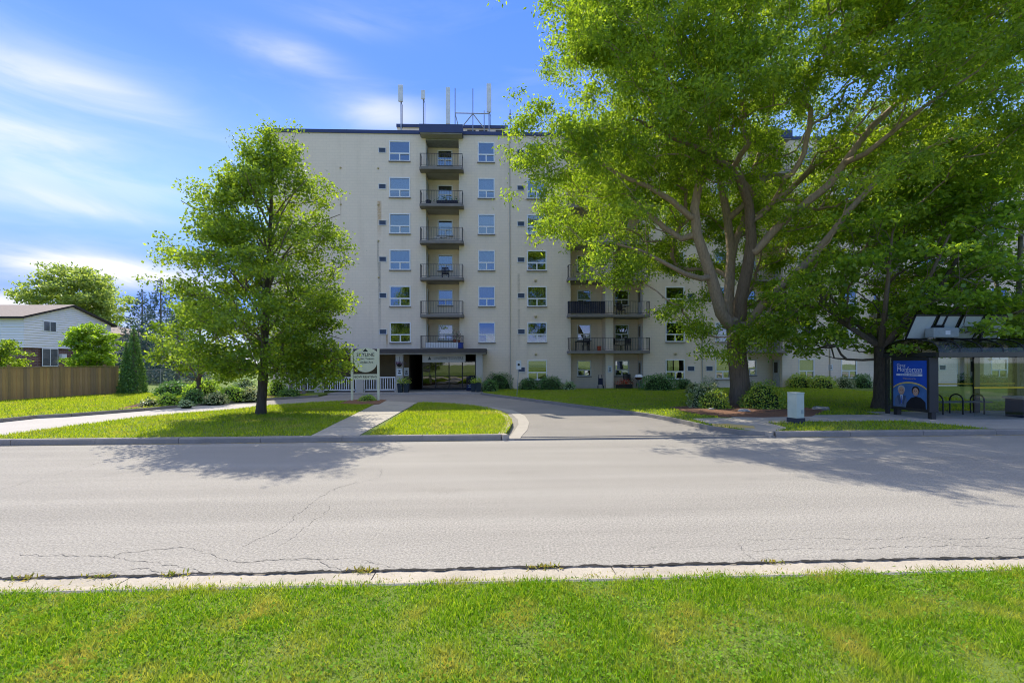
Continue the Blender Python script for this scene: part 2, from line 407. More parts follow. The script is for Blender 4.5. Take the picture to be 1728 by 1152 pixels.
def prof_targets(rng, base, prof, n, lean=(0, 0), inner=.25, gap=.3, gs=.5):
    zs = [a for a, b in prof]; rs = [b for a, b in prof]; out = []; tries = 0
    wmax = max(rs)
    while len(out) < n and tries < n*40:
        tries += 1
        z = zs[0]+(zs[-1]-zs[0])*rng.random(); rr = np.interp(z, zs, rs)
        if rng.random() > (rr/wmax)**1.2+.08: continue
        th = rng.random()*2*math.pi; f = math.sqrt(inner**2+(1-inner**2)*rng.random())*(1+.30*nz3((math.cos(th)*1.2+base[0], math.sin(th)*1.2, z*.8), 1.3))
        t = (z-zs[0])/(zs[-1]-zs[0]); p = np.array([base[0]+lean[0]*t+math.cos(th)*rr*f, base[1]+lean[1]*t+math.sin(th)*rr*f, z])
        if nz3(p, gs) < -gap: continue
        out.append(p)
    return np.array(out)


bark_grey = mat('bark_grey', (.24, .19, .14), .9, (.12, .095, .07), 7, .6, bump=.9, bscale=9, stretch=(3, 3, .5))
bark_dark = mat('bark_dark', (.24, .19, .145), .9, (.12, .095, .07), 7, .6, bump=.9, bscale=10, stretch=(3, 3, .5))
bark_warm = mat('bark_warm', (.42, .31, .21), .9, (.21, .155, .105), 6, .6, bump=1.0, bscale=8, stretch=(3, 3, .35))
leaf_linden = leaf_mat('leaf_linden', (.14, .23, .022), (.22, .335, .028), (.37, .48, .045), .56, .03, patch=(.8, (.10, .18, .015), .5, .7))
leaf_locust = leaf_mat('leaf_locust', (.155, .255, .022), (.245, .37, .03), (.40, .51, .05), .6, .02, patch=(.55, (.13, .23, .02), .49, .68))
leaf_maple = leaf_mat('leaf_maple', (.15, .26, .024), (.22, .36, .032), (.33, .47, .045), .66, .03)
leaf_far = leaf_mat('leaf_far', (.17, .26, .05), (.26, .36, .08), (.38, .46, .13), .55, .04)
leaf_spruce = leaf_mat('leaf_spruce', (0.031, 0.070, 0.062), (0.062, 0.116, 0.109), (0.109, 0.171, 0.171), .15, .03)
leaf_cedar = leaf_mat('leaf_cedar', (0.053, 0.126, 0.026), (0.095, 0.209, 0.038), (0.167, 0.313, 0.042), .25, .03)
leaf_box = leaf_mat('leaf_box', (0.053, 0.147, 0.026), (0.095, 0.231, 0.042), (0.167, 0.335, 0.053), .3, .06)
leaf_yew = leaf_mat('leaf_yew', (0.038, 0.115, 0.026), (0.073, 0.188, 0.034), (0.126, 0.273, 0.042), .25, .05)
leaf_gold = leaf_mat('leaf_gold', (0.147, 0.293, 0.031), (0.356, 0.502, 0.042), (0.691, 0.700, 0.084), .4, .05)
leaf_var = leaf_mat('leaf_variegated', (.09, .16, .04), (.28, .36, .13), (.62, .62, .42), .35, .05)
leaf_lime = leaf_mat('leaf_lime', (0.186, 0.341, 0.031), (0.310, 0.496, 0.046), (0.465, 0.620, 0.093), .5, .04)
leaf_grey = leaf_mat('leaf_greygreen', (0.188, 0.293, 0.147), (0.313, 0.440, 0.231), (0.460, 0.586, 0.356), .35, .05)
twig_m = mat('twig', (.06, .05, .03), .9)

# ------------------------------------------------------------------ setting: ground, road, lawns
m_soil = mat('soil', (.16, .24, .05), .95, (.22, .25, .08), 1.3, .7, bump=.6, bscale=30)
m_lawn = mat('lawn_soil', (.085, .16, .018), .95, (.15, .18, .035), .8, .8, bump=.8, bscale=60, fine=(25, .3))
m_road = mat('asphalt', (.303, .284, .25), .9, (.265, .248, .219), .35, .9, bump=.6, bscale=60, fine=(38, .5))
m_drive = mat('asphalt_drive', (.27, .25, .222), .9, (.225, .21, .188), .4, .9, bump=.5, bscale=90, fine=(50, .35))
m_conc = mat('concrete', (.40, .37, .32), .9, (.30, .275, .235), 2.2, .8, bump=.3, bscale=80, fine=(60, .16))
m_conc_kerb = mat('concrete_kerb', (.30, .275, .235), .9, (.19, .175, .15), 2.0, .8, bump=.4, bscale=60, fine=(50, .2))
m_conc_old = mat('concrete_pale', (.46, .41, .33), .9, (.28, .25, .205), 1.6, .8, bump=.4, bscale=70, fine=(60, .2))
m_mulch = mat('mulch', (.24, .12, .065), .95, (.11, .06, .04), 14, .8, bump=1.0, bscale=30, fine=(40, .5))
m_tar = mat('crack_dark', (.03, .027, .024), .95); m_crack = mat('crack_fine', (.14, .133, .122), .95)
def worn(m, sx_, sy_):               # wheel tracks and stains along the road
    N = m.node_tree.nodes; L = m.node_tree.links; p = N['Principled BSDF']; src = p.inputs['Base Color'].links[0].from_socket; tc = N.new('ShaderNodeTexCoord')
    for st, lo, hi, a, b in (((sx_, sy_, 1), .35, .65, .88, 1.07), ((.6, .9, 1), .60, .78, 1.0, .80), ((9, 9, 9), .62, .75, 1.0, .78)):
        mp = N.new('ShaderNodeMapping'); mp.inputs['Scale'].default_value = st; L.new(tc.outputs['Object'], mp.inputs[0]); n = N.new('ShaderNodeTexNoise'); n.inputs['Scale'].default_value = 1; n.inputs['Detail'].default_value = 7; n.inputs['Roughness'].default_value = .6; L.new(mp.outputs[0], n.inputs['Vector'])
        r = N.new('ShaderNodeMapRange'); r.inputs[1].default_value = lo; r.inputs[2].default_value = hi; r.inputs[3].default_value = a; r.inputs[4].default_value = b; L.new(n.outputs[0], r.inputs[0])
        v = N.new('ShaderNodeVectorMath'); v.operation = 'SCALE'; L.new(src, v.inputs[0]); L.new(r.outputs[0], v.inputs['Scale']); src = v.outputs[0]
    L.new(src, p.inputs['Base Color'])


worn(m_road, .05, 1.3); worn(m_drive, .25, .3)
YN, YF_ = 4.66, 12.25

o = MB().poly([(-900, -300, -.06), (900, -300, -.06), (900, 1500, -.06), (-900, 1500, -.06)]).build('ground', m_soil); tag(o, kind='structure')
road = MB().box(-120, 120, YN, YF_+.4, -.05, 0).build('road', m_road); tag(road, kind='structure')
drive = MB().box(-60, 60, YF_+.41, 34.5, -.05, .02).build('driveway', m_drive); tag(drive, kind='structure')


pd = [(-60, YF_+.42), (-8.4, YF_+.42), (-8.4, 21.2), (-12.2, 23.6), (-60, 23.6)]  # outline of a paler sheet over the left part of the drive
tag(MB().prism(pd, 0, .026).build('driveway_pale', mat('pale_drive', (.44, .41, .375), .9, (.37, .345, .315), .8, .8, bump=.3, bscale=80, fine=(60, .12))), kind='structure')


def lawn(name, pts, z1=.14, z0=-.05, m=None):
    return tag(MB().prism([(p[0], p[1]) for p in pts], z0, z1).build(name, m or m_lawn), kind='structure')


def gpl(lst, z=.14): return [gp(u, v, z) for u, v in lst]


KY = YF_+.16
islandA = gpl([(645, 675.5), (600, 676), (560, 677), (510, 680), (435, 685), (400, 690), (320, 696), (240, 703), (200, 708), (100, 721), (0, 735)])
islandA += [Vector((-19.5, KY, 0))]
wl0 = gp(520, 737); wl1 = gp(645, 676)
islandA = [Vector((wl0.x, KY, 0))] + islandA
lawn_A = lawn('lawn_tree', islandA)
ib = gpl([(707, 679), (735, 679.5), (765, 681), (795, 684), (820, 687.5), (842, 693.5), (856, 700), (863, 707), (864, 714), (860, 722), (853, 731)])
wr0 = gp(603, 736); wr1 = gp(704, 679)
lawn_B = lawn('lawn_island', [Vector((wr0.x+.02, KY, 0))] + ib + [Vector((gp(848, 737).x, KY, 0))])
kerbR = [Vector((p.x, max(p.y, KY), p.z)) for p in gpl([(815, 662.5), (850, 667), (900, 673), (980, 683), (1040, 690), (1100, 698), (1140, 705), (1170, 711.5), (1200, 718), (1250, 725), (1310, 731), (1385, 736.5)])]
lawn_R = lawn('lawn_front', kerbR + [Vector((60, KY, 0)), Vector((60, 33.3, 0)), Vector((kerbR[0].x, 33.3, 0))])
kerbL = gpl([(-420, 745), (-250, 728), (-120, 716), (0, 706.5), (60, 700.5), (120, 697.5), (240, 688.5), (340, 679.5), (440, 672), (510, 668), (535, 666.5)])
lawn_L = lawn('lawn_side', kerbL + [Vector((kerbL[-1].x, 34, 0)), Vector((-16, 80, 0)), Vector((-130, 80, 0)), Vector((-130, 14, 0))])
lawn_N = lawn('lawn_near', [(-40, -30), (40, -30), (40, 4.2), (-40, 4.2)], z1=.07)
wk = [wl0, wr0, wr1, wl1]
walk = empty('walkway'); tag(walk, kind='structure')
for i in range(6):                       # concrete path in panels
    a, b = i/6, (i+1)/6-.0025
    l0, l1, r0, r1 = wl0.lerp(wl1, a), wl0.lerp(wl1, b), wr0.lerp(wr1, a), wr0.lerp(wr1, b)
    if i == 0: l0.y = r0.y = KY
    MB().prism([(l0.x, l0.y), (r0.x, r0.y), (r1.x, r1.y), (l1.x, l1.y)], -.05, .145+.002*(i % 2)).build('slab', m_conc, walk)


def kerb(name, pts, w=.16, z1=.15, step=2.0, m=None, z0=-.05, gap=.012):
    root = empty(name); tag(root, kind='structure'); pts = [Vector((p[0], p[1], 0)) for p in pts]; path = [pts[0]]
    for a, b in zip(pts, pts[1:]):
        n = max(1, int((b-a).length/.35)); path += [a.lerp(b, (i+1)/n) for i in range(n)]
    nrm = []
    for i in range(len(path)):
        d = (path[min(i+1, len(path)-1)]-path[max(i-1, 0)]).normalized(); nrm.append(Vector((-d.y, d.x, 0)))
    i = 0
    while i < len(path)-1:
        j = i; L = 0
        while j < len(path)-1 and L < step: L += (path[j+1]-path[j]).length; j += 1
        mb = MB(); A = path[i:j+1]; Nn = nrm[i:j+1]; A = [p.copy() for p in A]; A[-1] -= (A[-1]-A[-2]).normalized()*gap
        prof = [(0, z0), (0.01, z1-.03), (.035, z1), (w, z1+.004), (w, z0)]; b = 0
        dz = random.uniform(-.004, .004)
        for p, q in zip(A, Nn):
            for (s_, z) in prof: mb.v.append((p.x+q.x*s_, p.y+q.y*s_, z+(dz if z > 0 else 0)))
        k = len(prof)
        for r_ in range(len(A)-1):
            for c in range(k-1): mb.f.append((r_*k+c, r_*k+c+1, (r_+1)*k+c+1, (r_+1)*k+c)); mb.m.append(0)
        mb.f.append(tuple(range(k))); mb.m.append(0); e = (len(A)-1)*k; mb.f.append(tuple(range(e+k-1, e-1, -1))); mb.m.append(0)
        mb.build('kerb_stone', m or m_conc_kerb, root); i = j
    return root


random.seed(3)
kerb('kerb_far_left', [(-40, YF_), (gp(846, 743, 0).x, YF_)])
kerb('kerb_far_right', [(gp(1318, 740, 0).x, YF_), (50, YF_)])
kerb('kerb_island', [ib[-1]+Vector((.1, -.25, 0))] + ib[::-1][:-4], w=.2, m=m_conc_old)
kerb('kerb_drive_right', [p for p in kerbR[::-1][1:]], w=-.16 if False else .16)
kerb('kerb_drive_left', [p for p in kerbL[::-1]][:-2], w=.16)
# concrete channel beside the island kerb, dropped kerb across the drive mouth
gut = gpl([(820, 688), (846, 692.5), (864, 699), (874, 708), (875, 716), (868, 727), (858, 740)], .02); gut2 = gpl([(858, 742), (876, 741), (890, 725), (893, 713), (886, 702), (866, 692), (830, 687)], .02)
tag(MB().prism([(p.x, p.y) for p in gut+gut2], -.05, .03).build('gutter', m_conc), kind='structure')
k0 = gp(856, 742, 0).x; k1 = gp(1316, 740, 0).x
tag(MB().box(k0, k1, YF_-.02, YF_+.09, -.05, .045).build('dropped_kerb', m_conc_kerb), kind='structure')
# sidewalk on the right, pad of the bus stop
sw = empty('sidewalk'); tag(sw, kind='structure')
x = 6.75
while x < 40:
    MB().box(x, x+1.55-.012, 14.35-max(0, (9-x))*.28, 16.0-max(0, 9-x)*.28, -.05, .152+random.uniform(-.003, .003)).build('slab', m_conc, sw); x += 1.55
for i in range(4):
    xa = 13.3+i*1.5; MB().prism([(xa+(.9 if i == 0 else 0), YF_+.17), (xa+1.49-(.9 if i == 3 else 0), YF_+.17), (xa+1.49, 14.33), (xa, 14.33)], -.05, .156).build('slab', m_conc, sw)
MB().box(14.2, 20, 16.02, 16.9, -.05, .153).build('slab', m_conc, sw)
ramp = gpl([(1197, 716), (1240, 722), (1300, 730), (1330, 722), (1290, 712), (1240, 708)], .14)
tag(MB().prism([(p.x, p.y) for p in ramp], -.05, .147).build('sidewalk_ramp', m_conc_old), kind='structure')
yp = gpl([(1199, 714.5), (1225, 714.5), (1272, 718.5), (1274, 722), (1238, 721.5), (1204, 718.5)], .15)
tag(MB().prism([(p.x, p.y) for p in yp], .1, .153).build('sidewalk_paint', mat('yellow_paint_worn', (.62, .42, .04), .8, (.42, .36, .24), 5, .7)), kind='structure')
# near gutter, broken asphalt edge
ng = empty('gutter_near'); tag(ng, kind='structure'); x = -30
while x < 30:
    L = 2.4; mb = MB(); b = 0
    for xx in (x, x+L-.012):
        for (y, z) in ((YN+.02, -.05), (YN+.02, -.012), (4.42, -.004), (4.34, .055), (4.2, .085), (4.16, .05), (4.16, -.05)): mb.v.append((xx, y, z))
    for c in range(6): mb.f.append((c, c+1, 8+c, 7+c)); mb.m.append(0)
    mb.f.append((6, 5, 4, 3, 2, 1, 0)); mb.f.append(tuple(range(7, 14))); mb.m += [0, 0]
    mb.build('kerb_stone', m_conc_old, ng); x += L


def ribbon(name, pts, w, z, m, parent, seed=0, jag=.03, step=.035):
    rng = random.Random(seed); P = []
    for a, b in zip(pts, pts[1:]):
        a = Vector(a); b = Vector(b); n = max(1, int((b-a).length/step)); P += [a.lerp(b, i/n) for i in range(n)]
    P.append(Vector(pts[-1])); mb = MB(); off = 0
    for i, p in enumerate(P):
        d = (P[min(i+1, len(P)-1)]-P[max(i-1, 0)]).normalized(); q = Vector((-d.y, d.x, 0)); off = off*.75+rng.uniform(-jag, jag); ww = w*rng.uniform(.25, 1.25)*(.35 if rng.random() < .25 else 1)
        mb.v += [tuple(Vector((p.x, p.y, z))+q*(off+ww/2)), tuple(Vector((p.x, p.y, z))+q*(off-ww/2))]
    for i in range(len(P)-1): mb.f.append((2*i, 2*i+1, 2*i+3, 2*i+2)); mb.m.append(0)
    return mb.build(name, m, parent)


def crk(lst, w=.012, seed=1, jag=.02): ribbon('crack', [(p.x, p.y, 0) for p in gpl(lst, 0)], w*.65, .003, m_crack, road, seed, .022)


m_grit = mat('gutter_grit', (.42, .33, .14), .95, (.24, .2, .12), 9, .8)
for a_, b_, sd_ in ((-30, gp(846, 743, 0).x, 21), (gp(1330, 740, 0).x, 40, 22)): ribbon('gutter_grit', [(a_, YF_-.03, 0), (b_, YF_-.03, 0)], .09, .005, m_grit, road, sd_, .012, .08)
ribbon('edge_crack', [(-30, YN, 0), (30, YN, 0)], .045, .004, m_tar, road, 5, .012, .04)
crk([(30, 936), (120, 938), (190, 938), (250, 948), (300, 955), (345, 965)], .014, 2)
crk([(190, 940), (200, 932), (250, 928), (300, 925), (330, 928), (365, 940), (400, 948), (480, 942), (530, 942), (560, 955), (585, 962)], .014, 3)
crk([(400, 948), (450, 947), (520, 943), (600, 942), (640, 950), (665, 955)], .010, 4)
crk([(150, 968), (200, 963), (250, 960), (285, 964)], .012, 5)
crk([(410, 922), (470, 895), (500, 870), (530, 845), (570, 822), (605, 812)], .011, 6)
crk([(470, 920), (500, 900), (545, 868), (560, 850)], .008, 7)
crk([(645, 790), (640, 805), (560, 825)], .009, 17)
crk([(0, 826), (60, 808), (110, 797), (170, 780)], .012, 8)
crk([(1247, 912), (1330, 909), (1420, 908), (1470, 910), (1540, 906), (1640, 910), (1728, 906)], .010, 9)
crk([(1270, 930), (1360, 927), (1450, 926), (1560, 922), (1640, 920), (1728, 926)], .010, 10)
crk([(1245, 915), (1272, 943)], .008, 11)
crk([(1560, 906), (1600, 915), (1650, 925), (1690, 938)], .008, 12)
crk([(1060, 925), (1150, 923), (1250, 922)], .006, 13)

BEDS = []
for nm, lb, ps in (('mulch_bed', 'brown mulch round the honey locust trunk', [(1130, 687), (1180, 684), (1260, 682), (1340, 686), (1395, 692), (1370, 702), (1290, 704), (1215, 703), (1160, 696)]),
                   ('mulch_bed', 'dark mulch under the freestanding sign', [(572, 681), (590, 675), (625, 673), (652, 675), (640, 681.5), (610, 683)]),
                   ('mulch_bed', 'mulch strip under the garden plants beside the drive', [(198, 690), (240, 680), (330, 668), (450, 660), (520, 661), (505, 667), (440, 671), (340, 678), (240, 687)])):
    pp = gpl(ps, .15); BEDS.append(pp); b = MB().prism([(p.x, p.y) for p in pp], .0, .165).build(nm, m_mulch); tag(b, kind='structure')

# ------------------------------------------------------------------ grass
grass_near_m = leaf_mat('grass_near', (.10, .22, .010), (.19, .36, .016), (.40, .50, .05), .45, .0, patch=(2.2, (.44, .40, .10), .49, .72))
grass_far_m = leaf_mat('grass_far', (.19, .29, .012), (.30, .40, .018), (.42, .49, .03), .5, .02, patch=(.9, (.38, .36, .09), .5, .76))


def grass(name, label, pts, z, dens, hgt, wid, m, seed, parent=None, clip=None, holes=()):
    rng = np.random.default_rng(seed); pl = np.array([(p[0], p[1]) for p in pts]); lo = pl.min(0); hi = pl.max(0)
    if clip: lo = np.maximum(lo, clip[0]); hi = np.minimum(hi, clip[1])
    n = int(np.prod(hi-lo)*dens); P = lo+(hi-lo)*rng.random((n, 2)); ins = np.zeros(n, bool); j = len(pl)-1
    for i in range(len(pl)):
        c = ((pl[i, 1] > P[:, 1]) != (pl[j, 1] > P[:, 1])); dy = pl[j, 1]-pl[i, 1]; dy = dy if abs(dy) > 1e-9 else 1e-9
        ins ^= c & (P[:, 0] < (pl[j, 0]-pl[i, 0])*(P[:, 1]-pl[i, 1])/dy+pl[i, 0]); j = i
    for hole in holes:
        hl = np.array([(p[0], p[1]) for p in hole]); oth = np.zeros(len(P), bool); j = len(hl)-1
        for i in range(len(hl)):
            c = ((hl[i, 1] > P[:, 1]) != (hl[j, 1] > P[:, 1])); dy = hl[j, 1]-hl[i, 1]; dy = dy if abs(dy) > 1e-9 else 1e-9
            oth ^= c & (P[:, 0] < (hl[j, 0]-hl[i, 0])*(P[:, 1]-hl[i, 1])/dy+hl[i, 0]); j = i
        ins &= ~oth
    P = P[ins]; n = len(P); hn = np.array([noise.noise(Vector((q[0]*1.7, q[1]*1.7, seed)))+.5*noise.noise(Vector((q[0]*6, q[1]*6, seed))) for q in P]) if hgt < .06 else np.zeros(n); h = hgt*(.45+.9*rng.random(n))*np.clip(1+.75*hn, .4, 2); a = rng.random(n)*2*math.pi; w = wid*(.6+.8*rng.random(n)); ln = rng.normal(size=(n, 2))*.45
    d = np.stack([np.cos(a), np.sin(a), np.zeros(n)], 1)*w[:, None]; B = np.concatenate([P, np.full((n, 1), z-.005)], 1)
    T = B+np.stack([ln[:, 0]*h, ln[:, 1]*h, h], 1)
    o = bpy.data.objects.new(name, quads_mesh(name, np.stack([B-d, B+d, T], 1).reshape(-1, 3), 3, m)); link(o, parent)
    return tag(o, label, 'grass', kind='stuff')


grass('grass', 'bright short grass and clover of the lawn on the near side of the road', [(-8, .6), (8, .6), (8, 4.24), (-8, 4.24)], .07, 7500, .042, .0045, grass_near_m, 1)
rngc = np.random.default_rng(9); Pc = []
while len(Pc) < 26000:
    q = np.array([rngc.uniform(-8, 8), rngc.uniform(1.2, 4.2)])
    if noise.noise(Vector((q[0]*.9, q[1]*1.3, 4))) > .02-.3*rngc.random(): Pc.append((q[0], q[1], .085+.03*rngc.random()))
cl_ = bpy.data.objects.new('clover', quads_mesh('clover', leaf_verts(rngc, np.array(Pc), .021, 1.0, 1.2), 4, leaf_mat('clover_leaf', (.10, .22, .02), (.15, .29, .025), (.22, .36, .045), .35, .0))); link(cl_); tag(cl_, 'small clover leaves scattered through the near lawn', 'clover', kind='stuff')
Pe = np.stack([rngc.uniform(-8, 8, 2600), 4.2+.075*np.abs(rngc.normal(size=2600)), np.full(2600, .07)], 1); Pe = Pe[[noise.noise(Vector((q[0]*2.2, 0, 8))) > -.25+rngc.random()*.5-.2 for q in Pe]]
we = bpy.data.objects.new('weeds', quads_mesh('weeds', leaf_verts(rngc, Pe, .036, .2, .1, -.4), 4, leaf_mat('edge_straw', (.16, .22, .03), (.34, .33, .08), (.48, .42, .16), .4, .03))); link(we); tag(we, 'dry straw and weeds creeping over the near concrete edge', 'weeds', kind='stuff')
Pw = []
for x_ in (-4.6, -3.9, -3.2, -1.35, -1.3, .45, .55, 2.9):
    Pw += [(x_+rngc.normal()*.07, YN-.01+rngc.normal()*.02, .0) for _ in range(45)]
ww_ = bpy.data.objects.new('weeds', quads_mesh('weeds', leaf_verts(rngc, np.array(Pw), .045, .3, 0, -.4), 4, leaf_mat('crack_weed', (.14, .20, .03), (.30, .28, .05), (.45, .36, .1), .4, .03))); link(ww_); tag(ww_, 'little weeds growing in the crack along the road edge', 'weeds', kind='stuff')
grass('grass', 'mown grass round the linden tree between drive and road', islandA, .14, 420, .075, .013, grass_far_m, 2, clip=((-22, 0), (0, 40)), holes=BEDS)
grass('grass', 'bright oval of mown grass beside the concrete path', [Vector((wr0.x+.25, KY, 0))] + ib + [Vector((gp(848, 737).x, KY, 0))], .14, 700, .075, .012, grass_far_m, 3)
grass('grass', 'mown grass in front of the balconies and round the big trees', kerbR + [Vector((24, KY, 0)), Vector((24, 33, 0)), Vector((kerbR[0].x, 33, 0))], .14, 260, .075, .014, grass_far_m, 4, holes=([(6.7, 13.75), (9.05, 14.33), (26, 14.33), (26, 16.03), (9.05, 16.03), (6.7, 15.4)], ramp, [(14.2, YF_+.1), (18.4, YF_+.1), (19.3, 14.4), (13.3, 14.4)], [(14.1, 16), (20.1, 16), (20.1, 16.95), (14.1, 16.95)], BEDS[0]))
grass('grass', 'sunlit grass strip along the wooden fence', kerbL + [Vector((-17, 31, 0)), Vector((-40, 31, 0)), Vector((-40, 14, 0))], .14, 240, .09, .016, grass_far_m, 5, holes=BEDS)
# ------------------------------------------------------------------ apartment building
YB = 33.2
wall_c = (.85, .70, .53)
def fx(u, Y=YB): return at(u, 600, Y).x
def zf(k): return 16.0-2.62*(7-k)              # floor level of storey k
rx = fx(646.5)
m_wall = facade_mat('painted_brick', wall_c, [(fx(641), .2, 10.9, 13.8, (.42, .22, .05), .62), (fx(638.5), .1, 8.3, 11.0, (.2, .17, .14), .5), (fx(653), .09, 3.1, 4.2, (.38, .2, .05), .8), (fx(641), .13, 3.2, 9.4, (.2, .18, .16), .6), (fx(876), .13, 5.5, 8.6, (.25, .2, .15), .4), (fx(876), .12, 3.0, 6.0, (.25, .2, .15), .35), (fx(576), .06, 12.2, 14.0, (.35, .2, .08), .4)])
m_soff = mat('balcony_soffit', (.40, .37, .32), .85, (.26, .235, .2), 1.2, .8)
m_slab = mat('balcony_slab', (.27, .24, .21), .85, (.17, .15, .13), 1.5, .8)
m_rail = mat('railing_paint', (.075, .062, .055), .5, spec=.4)
m_blue = mat('blue_flashing', (.035, .05, .13), .45, (.028, .04, .1), 2, .6, spec=.5)
m_white = mat('white_vinyl', (.80, .79, .76), .45, (.74, .73, .70), 3, .6)
m_brown = mat('brown_wall', (.17, .13, .075), .8, (.13, .1, .06), 1.5, .7)
m_canopy = mat('canopy_fascia', (.085, .075, .07), .7, (.06, .052, .048), 3, .7)
m_beige = mat('beige_column', (.50, .46, .385), .8, (.42, .385, .32), 2, .7)
m_black = mat('black_metal', (.012, .012, .014), .4, spec=.5)
m_room = mat('room_dark', (.10, .09, .08), .9)
m_blind = mat('blind_white', (.78, .79, .78), .8, (.7, .71, .7), 2, .5, stretch=(1, 1, 14))
m_curt = mat('curtain', (.42, .43, .38), .9, (.25, .27, .2), 3, .9, stretch=(9, 9, .4))
m_curt2 = mat('curtain_green', (.22, .27, .14), .9, (.10, .13, .07), 3, .9, stretch=(9, 9, .4))
m_glass = glass_mat('window_glass', (.62, .68, .72), .24, .012, .03)
m_ac = mat('ac_grille', (.10, .13, .20), .5, (.06, .08, .13), 3, .6, stretch=(1, 1, 30))
m_vent = mat('vent_yellowed', (.58, .48, .27), .6)
m_grav = mat('roof_membrane', (.3, .3, .3), .9)

bld = empty('apartment_building', (0, YB, 0), label='seven-storey beige painted brick apartment block with balconies behind the trees', cat='building')
OB = Vector((0, YB, 0))
XL, XR = fx(455), fx(2080); ZR = 18.62
CACHE = {}
wcols = {'W1': (658, 693.5), 'W2': (807.5, 836), 'W3': (890, 923), 'W4': (1123, 1155.5), 'W5': (1207, 1232), 'W6': (1347, 1374), 'W7': (1419, 1446), 'W8': (1548, 1578), 'W9': (1672, 1700), 'W10': (1790, 1822)}
recess = [('B1', 719.7, 775.5), ('B2', 963.3, 1085.5), ('B3', 1263, 1320), ('B4', 1475, 1525), ('B5', 1615, 1660), ('B6', 1730, 1775)]
holes = []; wins = []
for nme, (a, b) in wcols.items():
    for k in range(1, 8):
        if k == 1 and nme in ('W1', 'W2'): continue
        zt = 2.26 if k == 1 else zf(k)+2.12
        holes.append((fx(a), fx(b), zt-1.47, zt)); wins.append((nme, k, fx(a), fx(b), zt-1.47, zt))
acs = []
for ua in (646.5, 880, 1166, 1197, 1590, 1710):
    for k in range(1, 8):
        if k == 1 and ua == 646.5: continue
        zt = (2.26 if k == 1 else zf(k)+2.12)-.49; holes.append((fx(ua)-.28, fx(ua)+.28, zt-.40, zt)); acs.append((fx(ua), zt))
for nme, a, b in recess:
    holes.append((fx(a), fx(b), zf(2) if nme == 'B1' else .0, ZR-.25))
ent = (fx(692), fx(803), .1, 2.72); holes.append(ent)


def wall_grid(mb, x0, x1, z0, z1, y, holes, mi=0):
    xs = sorted({x0, x1} | {h[0] for h in holes} | {h[1] for h in holes}); zs = sorted({z0, z1} | {h[2] for h in holes} | {h[3] for h in holes})
    xs = [v for v in xs if x0 <= v <= x1]; zs = [v for v in zs if z0 <= v <= z1]
    for i in range(len(xs)-1):
        run = None
        for j in range(len(zs)-1):
            cx, cz = (xs[i]+xs[i+1])/2, (zs[j]+zs[j+1])/2
            solid = not any(h[0] < cx < h[1] and h[2] < cz < h[3] for h in holes)
            if solid and run is None: run = zs[j]
            if run is not None and (not solid or j == len(zs)-2):
                zt = zs[j] if not solid else zs[j+1]; mb.poly([(xs[i], y, run), (xs[i+1], y, run), (xs[i+1], y, zt), (xs[i], y, zt)], mi); run = None


mb = MB(); wall_grid(mb, XL, XR, -.05, ZR, 0, holes)
D = 17.
mb.poly([(XL, D, -.05), (XL, 0, -.05), (XL, 0, ZR), (XL, D, ZR)]); mb.poly([(XR, 0, -.05), (XR, D, -.05), (XR, D, ZR), (XR, 0, ZR)]); mb.poly([(XR, D, -.05), (XL, D, -.05), (XL, D, ZR), (XR, D, ZR)])
for (a, b, c, d) in holes:                     # reveals
    if d-c < 2: 
        for q in ([(a, 0, c), (a, .14, c), (a, .14, d), (a, 0, d)], [(b, 0, c), (b, 0, d), (b, .14, d), (b, .14, c)], [(a, 0, d), (a, .14, d), (b, .14, d), (b, 0, d)], [(a, 0, c), (b, 0, c), (b, .14, c), (a, .14, c)]): mb.poly(q)
wall = mb.build('wall', m_wall, bld)
roof = MB().box(XL+.02, XR-.02, .02, D-.02, ZR-.4, ZR-.1).build('roof', m_grav, bld)
fl = MB()
for a, b in ((XL-.06, fx(711)), (fx(783), XR+.06)): fl.box(a, b, -.07, .25, ZR, ZR+.24)
fl.box(XL-.06, XL+.25, .25, D, ZR, ZR+.24)
fl.build('roof_flashing', m_blue, bld)
# windows
fm = .075
rs = random.Random(11)


